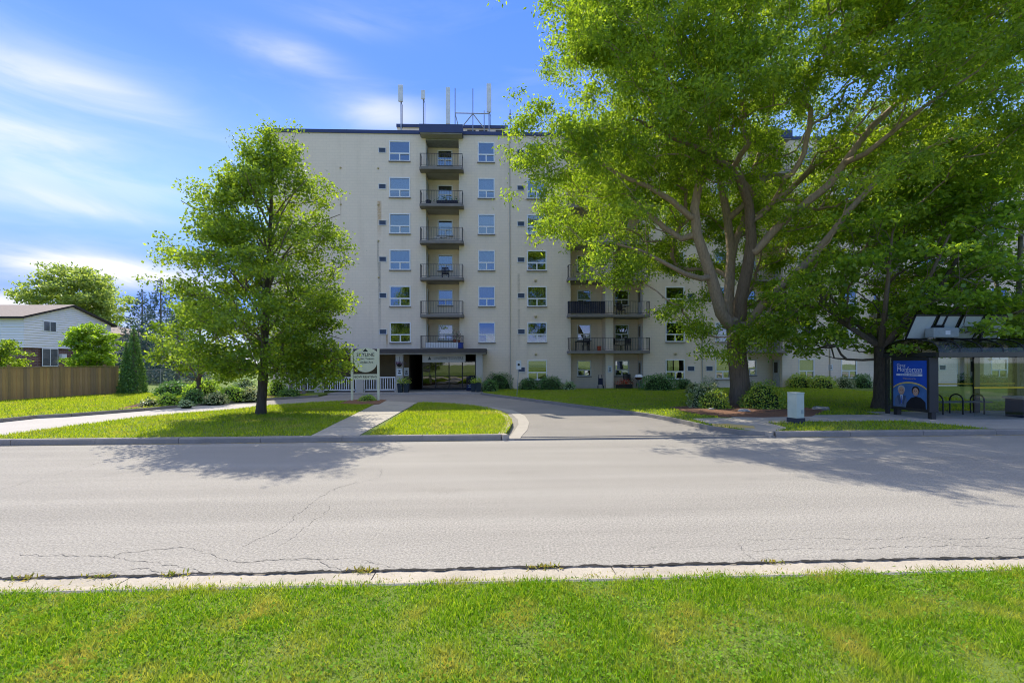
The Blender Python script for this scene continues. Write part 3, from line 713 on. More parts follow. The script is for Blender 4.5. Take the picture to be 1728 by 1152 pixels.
def win_meshes(w, h, split=.385):
    key = ('w', round(w, 2), round(h, 2))
    if key in CACHE: return CACHE[key]
    zs = h*split; f = MB()
    f.box(0, w, -.03, .07, 0, fm).box(0, w, -.03, .07, h-fm, h).box(0, fm, -.028, .07, fm, h-fm).box(w-fm, w, -.028, .07, fm, h-fm).box(fm, w-fm, -.024, .06, zs-.045, zs+.045).box(w/2-.04, w/2+.04, -.022, .06, fm, zs-.045)
    pn = [MB().box(fm, w-fm, .02, .028, zs+.045, h-fm), MB().box(fm, w/2-.04, .0, .008, fm, zs-.045), MB().box(w/2+.04, w-fm, .03, .038, fm, zs-.045)]
    rm = MB(); e = .02
    for q in ([(e, .1, e), (e, 1.6, e), (e, 1.6, h-e), (e, .1, h-e)], [(w-e, .1, e), (w-e, .1, h-e), (w-e, 1.6, h-e), (w-e, 1.6, e)], [(e, 1.6, e), (w-e, 1.6, e), (w-e, 1.6, h-e), (e, 1.6, h-e)], [(e, .1, h-e), (w-e, .1, h-e), (w-e, 1.6, h-e), (e, 1.6, h-e)], [(e, .1, e), (e, 1.6, e), (w-e, 1.6, e), (w-e, .1, e)]): rm.poly(q)
    sl_ = MB().box(-.03, w+.03, -.09, -.031, -.07, -.004)
    cu = MB(); n = 24
    for i in range(n):
        xa, xb = fm+(w-2*fm)*i/n, fm+(w-2*fm)*(i+1)/n; ya, yb = .16+.03*math.sin(i*1.7), .16+.03*math.sin((i+1)*1.7); cu.poly([(xa, ya, fm), (xb, yb, fm), (xb, yb, h-fm), (xa, ya, h-fm)])
    r = dict(f=f.mesh('window', m_white), p=[q.mesh('pane', m_glass) for q in pn], r=rm.mesh('room', m_room), s=sl_.mesh('sill', m_slab), c=cu.mesh('curtain', m_curt), c2=cu.mesh('curtain', m_curt2), z=zs, w=w, h=h)
    CACHE[key] = r; return r


def window(parent, x, y, z, w, h, style):
    M_ = win_meshes(w, h); o = inst('window', M_['f'], parent, (x, y, z))
    for q in M_['p']: pq = inst('pane', q, o); pq.rotation_euler = (rs.uniform(-.012, .012), 0, rs.uniform(-.012, .012))
    inst('room', M_['r'], o); inst('sill', M_['s'], o)
    if style in ('blind', 'half'):
        hh = (M_['h']-2*fm)*(1 if style == 'blind' else rs.choice([.35, .5, .6, .6, .8]))
        kk = ('bl', round(w, 2), round(hh, 2))
        if kk not in CACHE: CACHE[kk] = MB().box(fm, w-fm, .09, .1, h-fm-hh, h-fm).mesh('blind', m_blind)
        inst('blind', CACHE[kk], o)
    elif style == 'curtain': inst('curtain', M_['c'], o)
    elif style == 'green': inst('curtain', M_['c2'], o)
    return o


STY = {('W1', 7): 'open', ('W2', 7): 'open', ('W1', 6): 'half', ('W2', 6): 'half', ('W1', 5): 'open', ('W2', 5): 'half', ('W1', 4): 'curtain', ('W2', 4): 'green', ('W1', 3): 'curtain', ('W2', 3): 'curtain', ('W1', 2): 'green', ('W2', 2): 'open',
       ('W3', 5): 'open', ('W3', 4): 'open', ('W3', 3): 'curtain', ('W3', 2): 'open', ('W3', 1): 'half', ('W4', 2): 'open', ('W4', 1): 'open', ('W6', 1): 'half', ('W7', 1): 'half'}
for nme, k, a, b, c, d in wins: window(bld, a, 0, c, b-a, d-c, STY.get((nme, k), rs.choice(['open', 'open', 'half', 'curtain'])))
# air conditioner sleeves, exhaust vents, rain pipes
acf = MB().box(-.28, .28, -.035, .05, 0, .045).box(-.28, .28, -.035, .05, .36, .40).box(-.28, -.235, -.034, .05, .045, .36).box(.235, .28, -.034, .05, .045, .36).mesh('ac_sleeve', mat('ac_trim', (.75, .73, .69), .6))
acg = MB().box(-.235, .235, .01, .05, .045, .36)
for i in range(6): acg.box(-.15, .15, -.008, .01, .075+i*.047, .098+i*.047)
acg = acg.mesh('grille', m_ac)
for (x, zt) in acs: o = inst('ac_sleeve', acf, bld, (x, 0, zt-.40)); inst('grille', acg, o)
vm = MB().lathe([(.10, 0), (.10, .03), (.085, .09), (.05, .12), (.0, .13)], n=12).mesh('exhaust_vent', m_vent, True)
for u in (904, 1140, 1377, 1690):
    for k in range(1, 8):
        v = inst('exhaust_vent', vm, bld, (fx(u), -.003, (2.26 if k == 1 else zf(k)+2.12)+.42)); v.rotation_euler.x = R(90)
for u in (576, 639.5): 
    for k in (3, 4, 5, 6): 
        v = inst('exhaust_vent', vm, bld, (fx(u), -.003, zf(k)+2.75)); v.rotation_euler.x = R(90); v.scale = (.7, .7, .7)
for u in (861, 1185, 1400): MB().tube([(fx(u), -.04, .2), (fx(u), -.04, ZR-.02)], .035, 6).build('rain_pipe', m_beige, bld)


# balconies
def railing(x0, x1, y0, y1, z, left=True, right=True):
    mb = MB(); H_ = .95
    mb.box(x0, x1, y0, y0+.035, z+H_-.03, z+H_).box(x0, x1, y0+.005, y0+.03, z+.08, z+.105)
    n = int((x1-x0)/.115)
    for i in range(1, n): x = x0+(x1-x0)*i/n; mb.box(x-.007, x+.007, y0+.01, y0+.024, z+.105, z+H_-.03)
    for x, on in ((x0, left), (x1-.035, right)):
        mb.box(x-.004, x+.039, y0-.004, y0+.039, z, z+H_+.004)
        if on:
            mb.box(x, x+.03, y0+.04, y1, z+H_-.03, z+H_).box(x+.004, x+.026, y0+.04, y1, z+.08, z+.105); m_ = int((y1-y0)/.115)
            for i in range(1, m_): y = y0+(y1-y0)*i/m_; mb.box(x+.008, x+.022, y-.007, y+.007, z+.105, z+H_-.03)
    return mb


RD = 1.2
door_m = mat('door_pale', (.62, .60, .55), .5)
for nme, ua, ub in recess:
    a, b = fx(ua), fx(ub); z0 = zf(2) if nme == 'B1' else -.05; mb = MB(); bw = []
    lo = 2 if nme == 'B1' else 1
    if nme == 'B2':
        xs_ = [(at(974, 600, YB+RD).x, at(997.5, 600, YB+RD).x), (at(1037, 600, YB+RD).x, at(1061.5, 600, YB+RD).x)]
    elif nme == 'B1': xs_ = [(at(739.5, 600, YB+RD).x, at(765, 600, YB+RD).x)]
    else: xs_ = [(a+.25, a+1.3)]
    for k in range(lo, 8):
        zt = (2.22 if k == 1 else zf(k)+2.05)
        for (p, q) in xs_: bw.append((p, q, zt-1.2, zt))
    wall_grid(mb, a, b, z0, ZR-.25, RD, bw)
    mb.poly([(a, 0, z0), (a, RD, z0), (a, RD, ZR-.25), (a, 0, ZR-.25)]).poly([(b, 0, z0), (b, 0, ZR-.25), (b, RD, ZR-.25), (b, RD, z0)])
    mb.poly([(a, 0, ZR-.25), (a, RD, ZR-.25), (b, RD, ZR-.25), (b, 0, ZR-.25)])
    mb.build('recess_wall', m_wall, bld)
    if nme == 'B2': MB().box(fx(1022), fx(1035), -.02, RD-.005, -.05, ZR-.26).build('divider_wall', m_wall, bld)
    for (p, q, c, d) in bw: window(bld, p, RD, c, q-p, d-c, rs.choice(['open', 'open', 'curtain', 'half']))
    ex = .36 if nme != 'B2' else .3
    sa, sb = a-ex, b+ex
    for k in range(2, 8):
        z = zf(k)
        if not (nme == 'B1' and k == 2):
            bal = MB().prism([(sa, -.62), (sa+.14, -.75), (sb-.14, -.75), (sb, -.62), (sb, -.004), (sa, -.004)], z-.19, z).build('balcony_slab', [m_slab], bld)
            MB().box(a+.004, b-.004, -.003, RD-.004, z-.19, z-.001).build('soffit', m_soff, bal)
            railing(sa+.05, sb-.05, -.70, -.01, z+.002).build('railing', m_rail, bal)
        else:
            bal = MB().box(a+.004, b-.004, -.0, RD-.004, z-.19, z-.001).build('balcony_slab', m_slab, bld)
            railing(sa+.05, sb-.05, -.70, -.01, z+.16).build('railing', m_rail, bal)
    rc = MB().box(sa+.02, sb-.02, -.78, -.001, ZR-.23, ZR+.36).build('roof_hood', m_blue, bld)
    MB().box(sa+.08, sb-.08, -.72, -.003, ZR-.30, ZR-.231).build('soffit', m_soff, rc)
    # balcony doors on the side wall that faces the viewer
    dm = CACHE.setdefault('door', MB().box(0, .05, 0, .82, 0, 2.02).mesh('balcony_door', door_m)); dg = CACHE.setdefault('doorglass', MB().box(-.006, .056, .2, .62, 1.05, 1.85).mesh('door_pane', mat('door_glass_dark', (.02, .025, .03), .08, spec=.6)))
    for k in range(lo, 8):
        z = .16 if k == 1 else zf(k); x = a+.004 if nme == 'B1' else b-.056
        o = inst('balcony_door', dm, bld, (x, .28, z+.01)); inst('door_pane', dg, o)
# penthouse on the roof
pa, pb = fx(672, YB+4), fx(858, YB+4)
ph = MB().box(pa, pb, 4, 12, ZR-.1, at(760, 216, YB+4).z).build('penthouse', m_wall, bld)
MB().box(pa-.06, pb+.06, 3.9, 12.1, at(760, 216.5, YB+4).z, at(760, 211.5, YB+4).z).build('roof_flashing', m_blue, ph)
for u in (790, 810, 838): MB().box(fx(u, YB+4), fx(u+14, YB+4), 3.96, 3.999, at(760, 224, YB+4).z, at(760, 219, YB+4).z).build('louvre', m_canopy, ph)
# entrance canopy, columns, lobby
cyf = 30.45-YB; ca, cb = fx(470, 30.45), fx(821, 30.45)
can = MB().box(ca, cb, cyf, -.004, 2.74, 3.02).build('entrance_canopy', m_canopy, bld)
MB().box(ca+.05, cb-.05, cyf+.05, -.006, 2.66, 2.739).build('soffit', m_soff, can)
for u0, u1 in ((803, 814.5), (668, 680)): 
    c_ = bevel(MB().box(fx(u0, 30.85), fx(u1, 30.85), 30.75-YB, 31.2-YB, .1, 2.66).build('canopy_column', m_beige, bld), .015)
MB().box(fx(681, 32.9), fx(691, 32.9), 32.75-YB, -.003, .1, 2.66).build('entrance_pier', m_brown, bld)
MB().box(fx(500), fx(680), -.05, -.003, .1, 2.66).build('brown_wall_panel', m_brown, bld)
lob = MB(); a, b, z0, z1 = ent
for q in ([(a, 0, z0), (a, 6, z0), (a, 6, z1), (a, 0, z1)], [(b, 0, z0), (b, 0, z1), (b, 6, z1), (b, 6, z0)], [(a, 6, z0), (b, 6, z0), (b, 6, z1), (a, 6, z1)], [(a, 0, z1), (a, 6, z1), (b, 6, z1), (b, 0, z1)], [(a, 0, z0+.06), (b, 0, z0+.06), (b, 6, z0+.06), (a, 6, z0+.06)]): lob.poly(q)
lob.build('lobby', mat('lobby_dark', (.045, .038, .03), .7), bld)
ed = MB(); zt = 2.12; da, db = fx(712.5), fx(802.5)
for i in range(5): x = da+(db-da)*i/4; ed.box(x-.035, x+.035, .02, .09, .17, zt)
ed.box(da, db, .018, .092, zt, zt+.09).box(da, db, .022, .088, .16, .26).box(da, db, .03, .08, 1.08, 1.13)
ed = ed.build('entrance_door', m_black, bld)
for i in range(4): x = da+(db-da)*i/4; MB().box(x+.035, x+(db-da)/4-.035, .05, .058, .26, zt).build('pane', glass_mat('lobby_glass', (.5, .5, .45), .14, .01, .12) if i == 0 else bpy.data.materials['lobby_glass'], ed)
YE = 30.9; sg = MB().box(fx(713, YE), fx(785.5, YE), YE-YB-.03, YE-YB+.03, at(750, 611, YE).z, 2.655).build('entrance_sign', m_beige, bld)
m_ink = mat('sign_ink', (.03, .035, .03), .6)
zc = at(750, 604.5, YE).z
text('LINDEN TOWERS', .26, (fx(757, YE), YE-YB-.034, zc), (R(90), 0, 0), m_ink, sg, sx=.98)
MB().poly([(fx(722, YE), YE-YB-.033, zc-.1), (fx(728, YE), YE-YB-.033, zc-.1), (fx(725, YE), YE-YB-.033, zc+.14)]).build('emblem', m_ink, sg)
nb = mat('notice_white', (.75, .76, .74), .5)
def notice(u0, u1, v0, v1, Y, parent=None):
    p0 = at(u0, v1, Y); p1 = at(u1, v0, Y); n_ = MB().box(p0.x, p1.x, Y-YB-.02, Y-YB-.002, p0.z, p1.z).build('notice', nb, bld)
    MB().box(p0.x+.08, p1.x-.08, Y-YB-.023, Y-YB-.0205, p0.z+.12, p0.z+.2).build('printed_line', m_ink, n_); MB().box(p0.x+.12, p1.x-.1, Y-YB-.023, Y-YB-.0205, p0.z+.26, p0.z+.36).build('printed_line', m_ink, n_)
notice(669.5, 678.5, 621.5, 633.5, 30.75); notice(681.5, 690, 620, 634, 32.75); notice(1025.5, 1032.5, 617, 628.5, YB-.02); notice(1398, 1405, 614.5, 624.5, YB)
apron = tag(MB().box(fx(478, 30), fx(850, 30), 29.95, YB-.01, -.05, .13).build('apron', m_conc), kind='structure')

# ------------------------------------------------------------------ antennas on the roof
m_ant = mat('antenna_white', (.72, .74, .74), .5); m_galv = mat('galvanised', (.34, .36, .38), .45, metal=.6)
def antenna(label, u, vt, vb, w, Y, base_v=218, n=1):
    p = at(u, vt, Y); q = at(u, vb, Y); g = at(u, base_v, Y).z
    r_ = empty('cell_antenna', (p.x, Y, g), label=label, cat='antenna', group='antennas on the roof')
    MB().tube([(.0, .12, -.3), (.0, .12, p.z-g-.1)], .045, 8).build('mast', m_galv, r_)
    bevel(MB().box(-w/2, w/2, -.1, .06, q.z-g, p.z-g).build('panel', m_ant, r_), .03)
    MB().box(-.05, .05, -.02, .16, q.z-g+.2, q.z-g+.3).box(-.05, .05, -.02, .16, p.z-g-.3, p.z-g-.2).build('bracket', m_galv, r_)
    MB().tube([(.05, -.02, q.z-g), (.14, .05, q.z-g-.3), (.12, .1, .1)], .02, 5).build('cable', m_black, r_)
antenna('tall white panel antenna on a bent mast, leftmost on the roof', 676, 144, 172, .36, YB+2)
antenna('small short white panel antenna second along the roof', 714, 153, 168, .30, YB+3)
antenna('tall white panel antenna right above the roof hood', 756, 148, 210, .34, YB+3.5)
antenna('tallest white panel antenna beside the pipe frame', 825, 142, 190, .38, YB+3.2)
fr = empty('antenna_frame', at(800, 218, YB+3.4), label='grey pipe frame with braces holding the roof antennas', cat='frame'); f0 = fr.location.copy()
def A_(u, v): return tuple(at(u, v, YB+3.4)-f0)
for pts in ([A_(768, 149), A_(768, 218)], [A_(798, 150), A_(798, 222)], [A_(768, 191), A_(826, 192)], [A_(798, 192), A_(780, 214)], [A_(798, 192), A_(817, 217)], [A_(817, 187), A_(817, 222)], [A_(768, 191), A_(774, 216)]):
    MB().tube(pts, .04, 6).build('pipe', m_galv, fr)
MB().box(A_(815, 0)[0], A_(822, 0)[0], -.2, 0, A_(0, 224)[2]-.3, A_(0, 212)[2]-.2).build('equipment_box', m_ant, fr)
wp = empty('roof_pole', at(861, 228, YB+1), label='thin grey pole at the roof edge beside the locust branches', cat='pole'); MB().tube([(0, 0, -.3), (0, 0, 1.9)], .04, 6).build('mast', m_galv, wp); MB().box(-.07, .07, -.05, .05, 1.3, 1.6).build('bracket', m_galv, wp)

# ------------------------------------------------------------------ things on the balconies
def chair(loc, rz, label, m, s=1.):
    r_ = empty('patio_chair', loc, rz, label, 'chair', 'chairs on the balconies'); r_.scale = (s, s, s)
    MB().box(-.25, .25, -.24, .24, .40, .44).build('seat', m, r_)
    b_ = MB()
    for i in range(6): b_.box(-.23+i*.08, -.18+i*.08, .22, .25, .5, .88)
    b_.box(-.25, .25, .215, .255, .88, .93).build('backrest', m, r_)
    for sx_ in (-1, 1):
        for sy in (-1, 1): MB().box(sx_*.23-.018, sx_*.23+.018, sy*.22-.018, sy*.22+.018, 0, .40 if sy < 0 else .93).build('leg', m, r_)
        MB().box(sx_*.26-.025, sx_*.26+.025, -.24, .26, .62, .65).build('armrest', m, r_)
m_dk = mat('dark_wicker', (.03, .026, .024), .7); m_dkb = mat('dark_blue_fabric', (.03, .035, .06), .9)
chair((fx(1050), YB+.35, zf(3)+.002), .3, 'dark chair alone on the balcony beside the dark screen', m_dk)
chair((fx(1041), YB+.1, zf(2)+.002), .9, 'dark chair by the divider on the second floor balcony', m_dk)
chair((fx(1058), YB+.15, zf(2)+.002), -.9, 'dark chair nearer the door on the second floor balcony', m_dk)
chair((fx(752), YB+.1, zf(4)+.002), .2, 'dark chair on the fourth floor balcony over the entrance', m_dkb)
chair((fx(990), YB+.2, zf(2)+.002), -.4, 'dark slatted chair on the second floor balcony beside the orange bucket', m_dk)
scn = MB(); n = 40; xa, xb = fx(958.5, YB-.66), fx(1021.5, YB-.66)
for i in range(n): scn.box(xa+(xb-xa)*i/n, xa+(xb-xa)*(i+.9)/n, YB-.655-.01*(i % 2), YB-.64-.01*(i % 2), zf(3)+.06, zf(3)+.95)
tag(scn.build('privacy_screen', m_dkb), 'dark slatted privacy screen tied to a balcony railing', 'screen')
bk = empty('bucket', (fx(1012), YB+.2, zf(2)), label='orange bucket on the second floor balcony', cat='bucket'); MB().lathe([(.13, 0), (.17, .36), (.18, .37), (.16, .37)], n=14).build('body', mat('orange_plastic', (.55, .09, .03), .5), bk)
tb = empty('balcony_table', (fx(983), YB+.1, zf(2)), label='dark table behind the railing of the second floor balcony', cat='table'); MB().box(-.5, .5, -.3, .3, .66, .71).build('top', m_dk, tb)
for sx_ in (-.45, .45):
    for sy in (-.25, .25): MB().box(sx_-.02, sx_+.02, sy-.02, sy+.02, 0, .66).build('leg', m_dk, tb)
pb_ = empty('flower_pot', (fx(725), YB-.3, zf(6)), label='dark pot on the sixth floor balcony', cat='pot'); MB().lathe([(.13, 0), (.2, .3), (.21, .34), (.18, .34)], n=12).build('pot', m_dkb, pb_)
bx_ = empty('planter_box', (fx(757), YB-.45, zf(6)), label='long dark planter box on the sixth floor balcony', cat='planter'); MB().box(-.75, .75, -.14, .14, 0, .28).build('box', m_dkb, bx_)
rr_ = np.random.default_rng(70); q_ = rr_.normal(size=(260, 3))*np.array([.4, .08, .12])+np.array([0, 0, .34]); link(bpy.data.objects.new('foliage', quads_mesh('foliage', leaf_verts(rr_, q_, .1), 4, leaf_yew)), bx_)
dr = empty('drying_rack', (fx(748), YB-.3, zf(5)), label='white folding rack with cloths on the fifth floor balcony', cat='rack')
d_ = MB()
for i in range(7): d_.tube([(-.5+i*.16, -.2, .3), (-.5+i*.16, .2, .34)], .012, 4)
d_.tube([(-.55, -.2, .3), (.5, -.2, .3)], .014, 4).tube([(-.55, .2, .34), (.5, .2, .34)], .014, 4).tube([(-.6, -.2, 0), (.3, -.2, .3)], .014, 4).tube([(.6, .2, 0), (-.3, .2, .34)], .014, 4)
d_.build('frame', m_white, dr); MB().box(-.2, .25, -.19, .19, .345, .37).build('cloth', mat('cloth_pale', (.6, .6, .58), .9), dr)
bn = empty('storage_bin', (fx(778), YB-.42, zf(2)+.16), label='bright blue bin on the balcony over the entrance', cat='bin'); bevel(MB().box(-.2, .2, -.18, .18, 0, .42).build('body', mat('blue_plastic', (.02, .06, .35), .5), bn), .03); MB().box(-.21, .21, -.19, .19, .42, .46).build('lid', mat('blue_plastic', (.02, .06, .35)), bn)
ws = tag(MB().box(fx(718, YB-.6), fx(773, YB-.6), YB-.625, YB-.61, zf(2)+.2, zf(2)+.62).build('white_board', m_white), 'low white board behind the railing over the entrance', 'board')
fp = empty('flower_pot', (fx(768), YB-.3, zf(2)+.62), label='terracotta pots of pink flowers over the entrance', cat='flowers'); MB().lathe([(.1, 0), (.15, .22), (.16, .25), (.13, .25)], n=12).lathe([(.08, 0), (.12, .2), (.1, .2)], (.3, 0, 0), 12).build('pot', mat('terracotta', (.35, .12, .06), .8), fp)
q_ = rr_.normal(size=(300, 3))*np.array([.24, .14, .18])+np.array([.1, 0, .5]); link(bpy.data.objects.new('blossom', quads_mesh('blossom', leaf_verts(rr_, q_, .09), 4, leaf_mat('blossom', (.10, .14, .05), (.35, .3, .25), (.6, .35, .35), .3))), fp)
gr = empty('barbecue', (fx(1075), YB-.35, .15), label='kettle barbecue with white cover beside the ground floor door', cat='barbecue')
MB().lathe([(.03, .62), (.2, .66), (.27, .78), (.28, .82)], n=16).build('bowl', mat('brown_enamel', (.12, .05, .03), .4), gr); MB().lathe([(.30, .82), (.29, .9), (.2, 1.0), (.05, 1.03)], n=16).build('lid', m_white, gr)
for a_ in (0, 2.1, 4.2): MB().tube([(.1*math.cos(a_), .1*math.sin(a_), .68), (.28*math.cos(a_), .28*math.sin(a_), 0)], .015, 6).build('leg', m_black, gr)
fb = empty('flower_box', (fx(1050), YB-.5, .15), label='red flowers in a low box on the ground floor patio', cat='flowers'); MB().box(-.55, .55, -.2, .2, 0, .3).build('box', m_dk, fb)
q_ = rr_.normal(size=(500, 3))*np.array([.32, .12, .11])+np.array([0, -.05, .45]); link(bpy.data.objects.new('blossom', quads_mesh('blossom', leaf_verts(rr_, q_, .08), 4, leaf_mat('red_blossom', (.08, .14, .03), (.5, .05, .02), (.75, .12, .04), .3))), fb)
chair((fx(1062), YB+.4, .15), 0, 'dark high-backed chair behind the red flowers', m_dk, 1.1)
st = empty('stroller', (fx(1012), YB-.2, .15), label='folded dark stroller leaning at the foot of the divider wall', cat='stroller')
MB().tube([(-.18, 0, .1), (-.1, .1, 1.0), (.1, .1, 1.0), (.18, 0, .1)], .02, 6).tube([(.2, -.1, .1), (-.1, .12, .8)], .02, 6).build('frame', m_black, st); MB().box(-.14, .16, -.08, .12, .3, .75).build('seat', m_dkb, st)
for sx_ in (-.2, .2): o = MB().lathe([(.1, -.02), (.12, 0), (.1, .02)], n=14).build('wheel', m_black, st, loc=(sx_, -.05, .12)); o.rotation_euler.y = R(90)

# ------------------------------------------------------------------ white railings by the entrance, planters, bollards
pk = MB().box(-.022, .022, -.018, .018, 0, .72).mesh('picket', m_white)
def white_rail(u0, u1, label):
    Y = 30.85; a, b = fx(u0, Y), fx(u1, Y); r_ = empty('white_railing', (a, Y, .13), label=label, cat='railing', group='white picket railings under the canopy'); L = b-a
    MB().box(0, L, -.04, .04, .95, 1.03).build('top_rail', m_white, r_); MB().box(0, L, -.03, .03, .13, .20).build('bottom_rail', m_white, r_)
    n = int(L/.155)
    for i in range(n+1): inst('picket', pk, r_, (.04+(L-.08)*i/n, 0, .215))
    for x in (.02, L-.02): MB().box(x-.03, x+.03, -.03, .03, 0, .95).build('post', m_white, r_)
white_rail(481, 532, 'white picket railing behind the linden trunk, leftmost of the railings')
white_rail(545, 601, 'white picket railing behind the left post of the freestanding sign')
white_rail(614, 667, 'white picket railing between the freestanding sign and the entrance column')
for u0, u1, lb in ((602, 613.5, 'square concrete pillar between two white railings behind the sign'), (533, 544.5, 'square concrete pillar between the two leftmost white railings')):
    tag(bevel(MB().box(fx(u0, 30.8), fx(u1, 30.8), 30.65, 31.1, .1, 1.0).build('concrete_pillar', m_beige), .02), lb, 'pillar')
m_teal = mat('planter_dark', (.025, .04, .05), .6)
def planter(u, v, Y, label, k=1., col=None):
    p = at(u, v, Y); r_ = empty('planter', (p.x, Y, .13), label=label, cat='planter', group='dark planters at the entrance')
    MB().lathe([(.19*k, 0), (.25*k, .55*k), (.27*k, .60*k), (.23*k, .6*k), (.22*k, .54*k)], n=4).build('pot', m_teal, r_).rotation_euler.z = R(45)
    rg = np.random.default_rng(int(u)); P = rg.normal(size=(140, 3))*np.array([.13, .13, .12])*k+np.array([0, 0, .72*k]); link(bpy.data.objects.new('foliage', quads_mesh('foliage', leaf_verts(rg, P, .12, .35, .1), 4, col or leaf_gold)), r_)
planter(675.5, 655, 30.4, 'dark tapered planter at the foot of the left entrance column')
planter(686, 655, 30.5, 'dark tapered planter just right of the left entrance column')
planter(799, 655, 30.45, 'dark tapered planter in front of the doors beside the chalkboard')
planter(807.5, 656, 30.3, 'dark tapered planter in front of the right entrance column', 1.05)
cbp = at(794, 650, 31.5); cb_ = empty('chalkboard', (cbp.x, 31.5, .13), .1, 'dark blue chalkboard sign standing by the entrance doors', 'sign')
MB().box(-.28, .28, -.02, .02, .05, .98, M=Matrix.Rotation(R(-8), 4, 'X')).build('board', mat('chalkboard', (.01, .02, .06), .6), cb_)
for i in range(5): MB().box(-.18, .18-.04*(i % 3), -.026, -.0215, .25+i*.13, .28+i*.13, M=Matrix.Rotation(R(-8), 4, 'X')).build('chalk_line', mat('chalk', (.35, .42, .5), .9), cb_)
MB().box(-.28, .28, .1, .13, 0, .9, M=Matrix.Rotation(R(8), 4, 'X')).build('back_leg', m_black, cb_)
hp = at(674, 615, 30.6); hb = empty('hanging_basket', (hp.x, 30.6, hp.z), label='hanging basket of purple flowers on the entrance column', cat='basket')
MB().lathe([(.05, -.16), (.17, -.02), (.18, 0), (.15, 0)], n=14).build('basket', m_dk, hb); MB().tube([(0, 0, 0), (0, 0, .5), (0, .13, .52)], .012, 5).build('bracket', m_black, hb)
q_ = rr_.normal(size=(260, 3))*np.array([.15, .12, .08])+np.array([0, 0, .06]); link(bpy.data.objects.new('blossom', quads_mesh('blossom', leaf_verts(rr_, q_, .07), 4, leaf_mat('purple_blossom', (.05, .09, .03), (.12, .03, .12), (.25, .06, .2), .3))), hb)
for u, v, lb in ((491, 664, 'grey bollard with black cap nearer the linden trunk'), (512.5, 665, 'grey bollard with black cap at the edge of the drive apron')):
    p = gp(u, v, .14); r_ = empty('bollard', p, label=lb, cat='bollard', group='bollards by the drive'); MB().lathe([(.11, 0), (.11, .62)], n=12).build('post', m_conc_kerb, r_); MB().lathe([(.13, .62), (.13, .68), (.1, .72), (.02, .73)], n=12).build('cap', m_black, r_)

# ------------------------------------------------------------------ freestanding sign
m_cream = mat('sign_cream', (.80, .80, .60), .6, (.73, .73, .54), 3, .5)
sp = gp(616, 676, .14); YS = sp.y; sg = empty('freestanding_sign', (sp.x, YS, .14), label='cream freestanding sign reading SKYLINE between two posts', cat='sign')
pxw = lambda u: at(u, 620, YS).x-sp.x
pz = lambda v: at(616, v, YS).z-.14
for u in (594, 638.5): bevel(MB().box(pxw(u)-.055, pxw(u)+.055, -.055, .055, -.1, pz(588)).build('post', m_cream, sg), .012)
pts = []
cx0 = (pxw(597)+pxw(637))/2; hw = (pxw(637)-pxw(597))/2
for i in range(9): t = math.pi*(.25+.5*i/8); pts.append((cx0+hw*.95*math.cos(t)/math.cos(math.pi/4)*.93, pz(592)+(math.sin(t)-.707)*.55))
pts.append((cx0-hw, pz(595)))
for i in range(13): t = math.pi+math.pi*(i+.0)/12; pts.append((cx0+hw*math.cos(t), pz(609)+math.sin(t)*(pz(609)-pz(628))))
pts.append((cx0+hw, pz(595)))
bd = MB(); n = len(pts); bd.poly([(p[0], -.03, p[1]) for p in pts]); bd.poly([(p[0], .03, p[1]) for p in pts[::-1]])
for i in range(n): j = (i+1) % n; bd.poly([(pts[i][0], -.03, pts[i][1]), (pts[i][0], .03, pts[i][1]), (pts[j][0], .03, pts[j][1]), (pts[j][0], -.03, pts[j][1])])
bd = bd.build('board', m_cream, sg)
text('SKYLINE', .235, (cx0, -.034, pz(598.5)), (R(90), 0, 0), m_ink, bd, sx=1.05); text('Linden Towers', .15, (cx0, -.034, pz(605)), (R(90), 0, 0), m_ink, bd); text('Linden Ave', .15, (cx0+.05, -.034, pz(611)), (R(90), 0, 0), m_ink, bd)
MB().poly([(cx0-.14, -.033, pz(593)), (cx0+.14, -.033, pz(593)), (cx0, -.033, pz(588))]).build('emblem', m_ink, bd)
lb_ = MB().box(pxw(594)+.056, pxw(638.5)-.056, -.02, .02, pz(640.5), pz(631)).build('lower_board', m_cream, sg); text('NOW RENTING', .165, ((pxw(594)+pxw(638.5))/2, -.024, pz(635.7)), (R(90), 0, 0), m_ink, lb_)

ps = gp(872, 668, .14); sg2 = empty('post_sign', ps, label='small white sign on a thin leaning post beside the drive kerb', cat='sign')
MB().tube([(0, 0, -.1), (.14, .03, 1.95)], .022, 6).build('post', m_galv, sg2); Z = at(877, 620, ps.y).z-.14
b2 = MB().box(-.02, .27, -.03, -.012, Z-.1, Z+.4).build('plate', nb, sg2); MB().lathe([(.07, 0), (.07, .003)], n=16).build('symbol', m_ink, b2, loc=(.12, -.031, Z+.17)).rotation_euler.x = R(90)

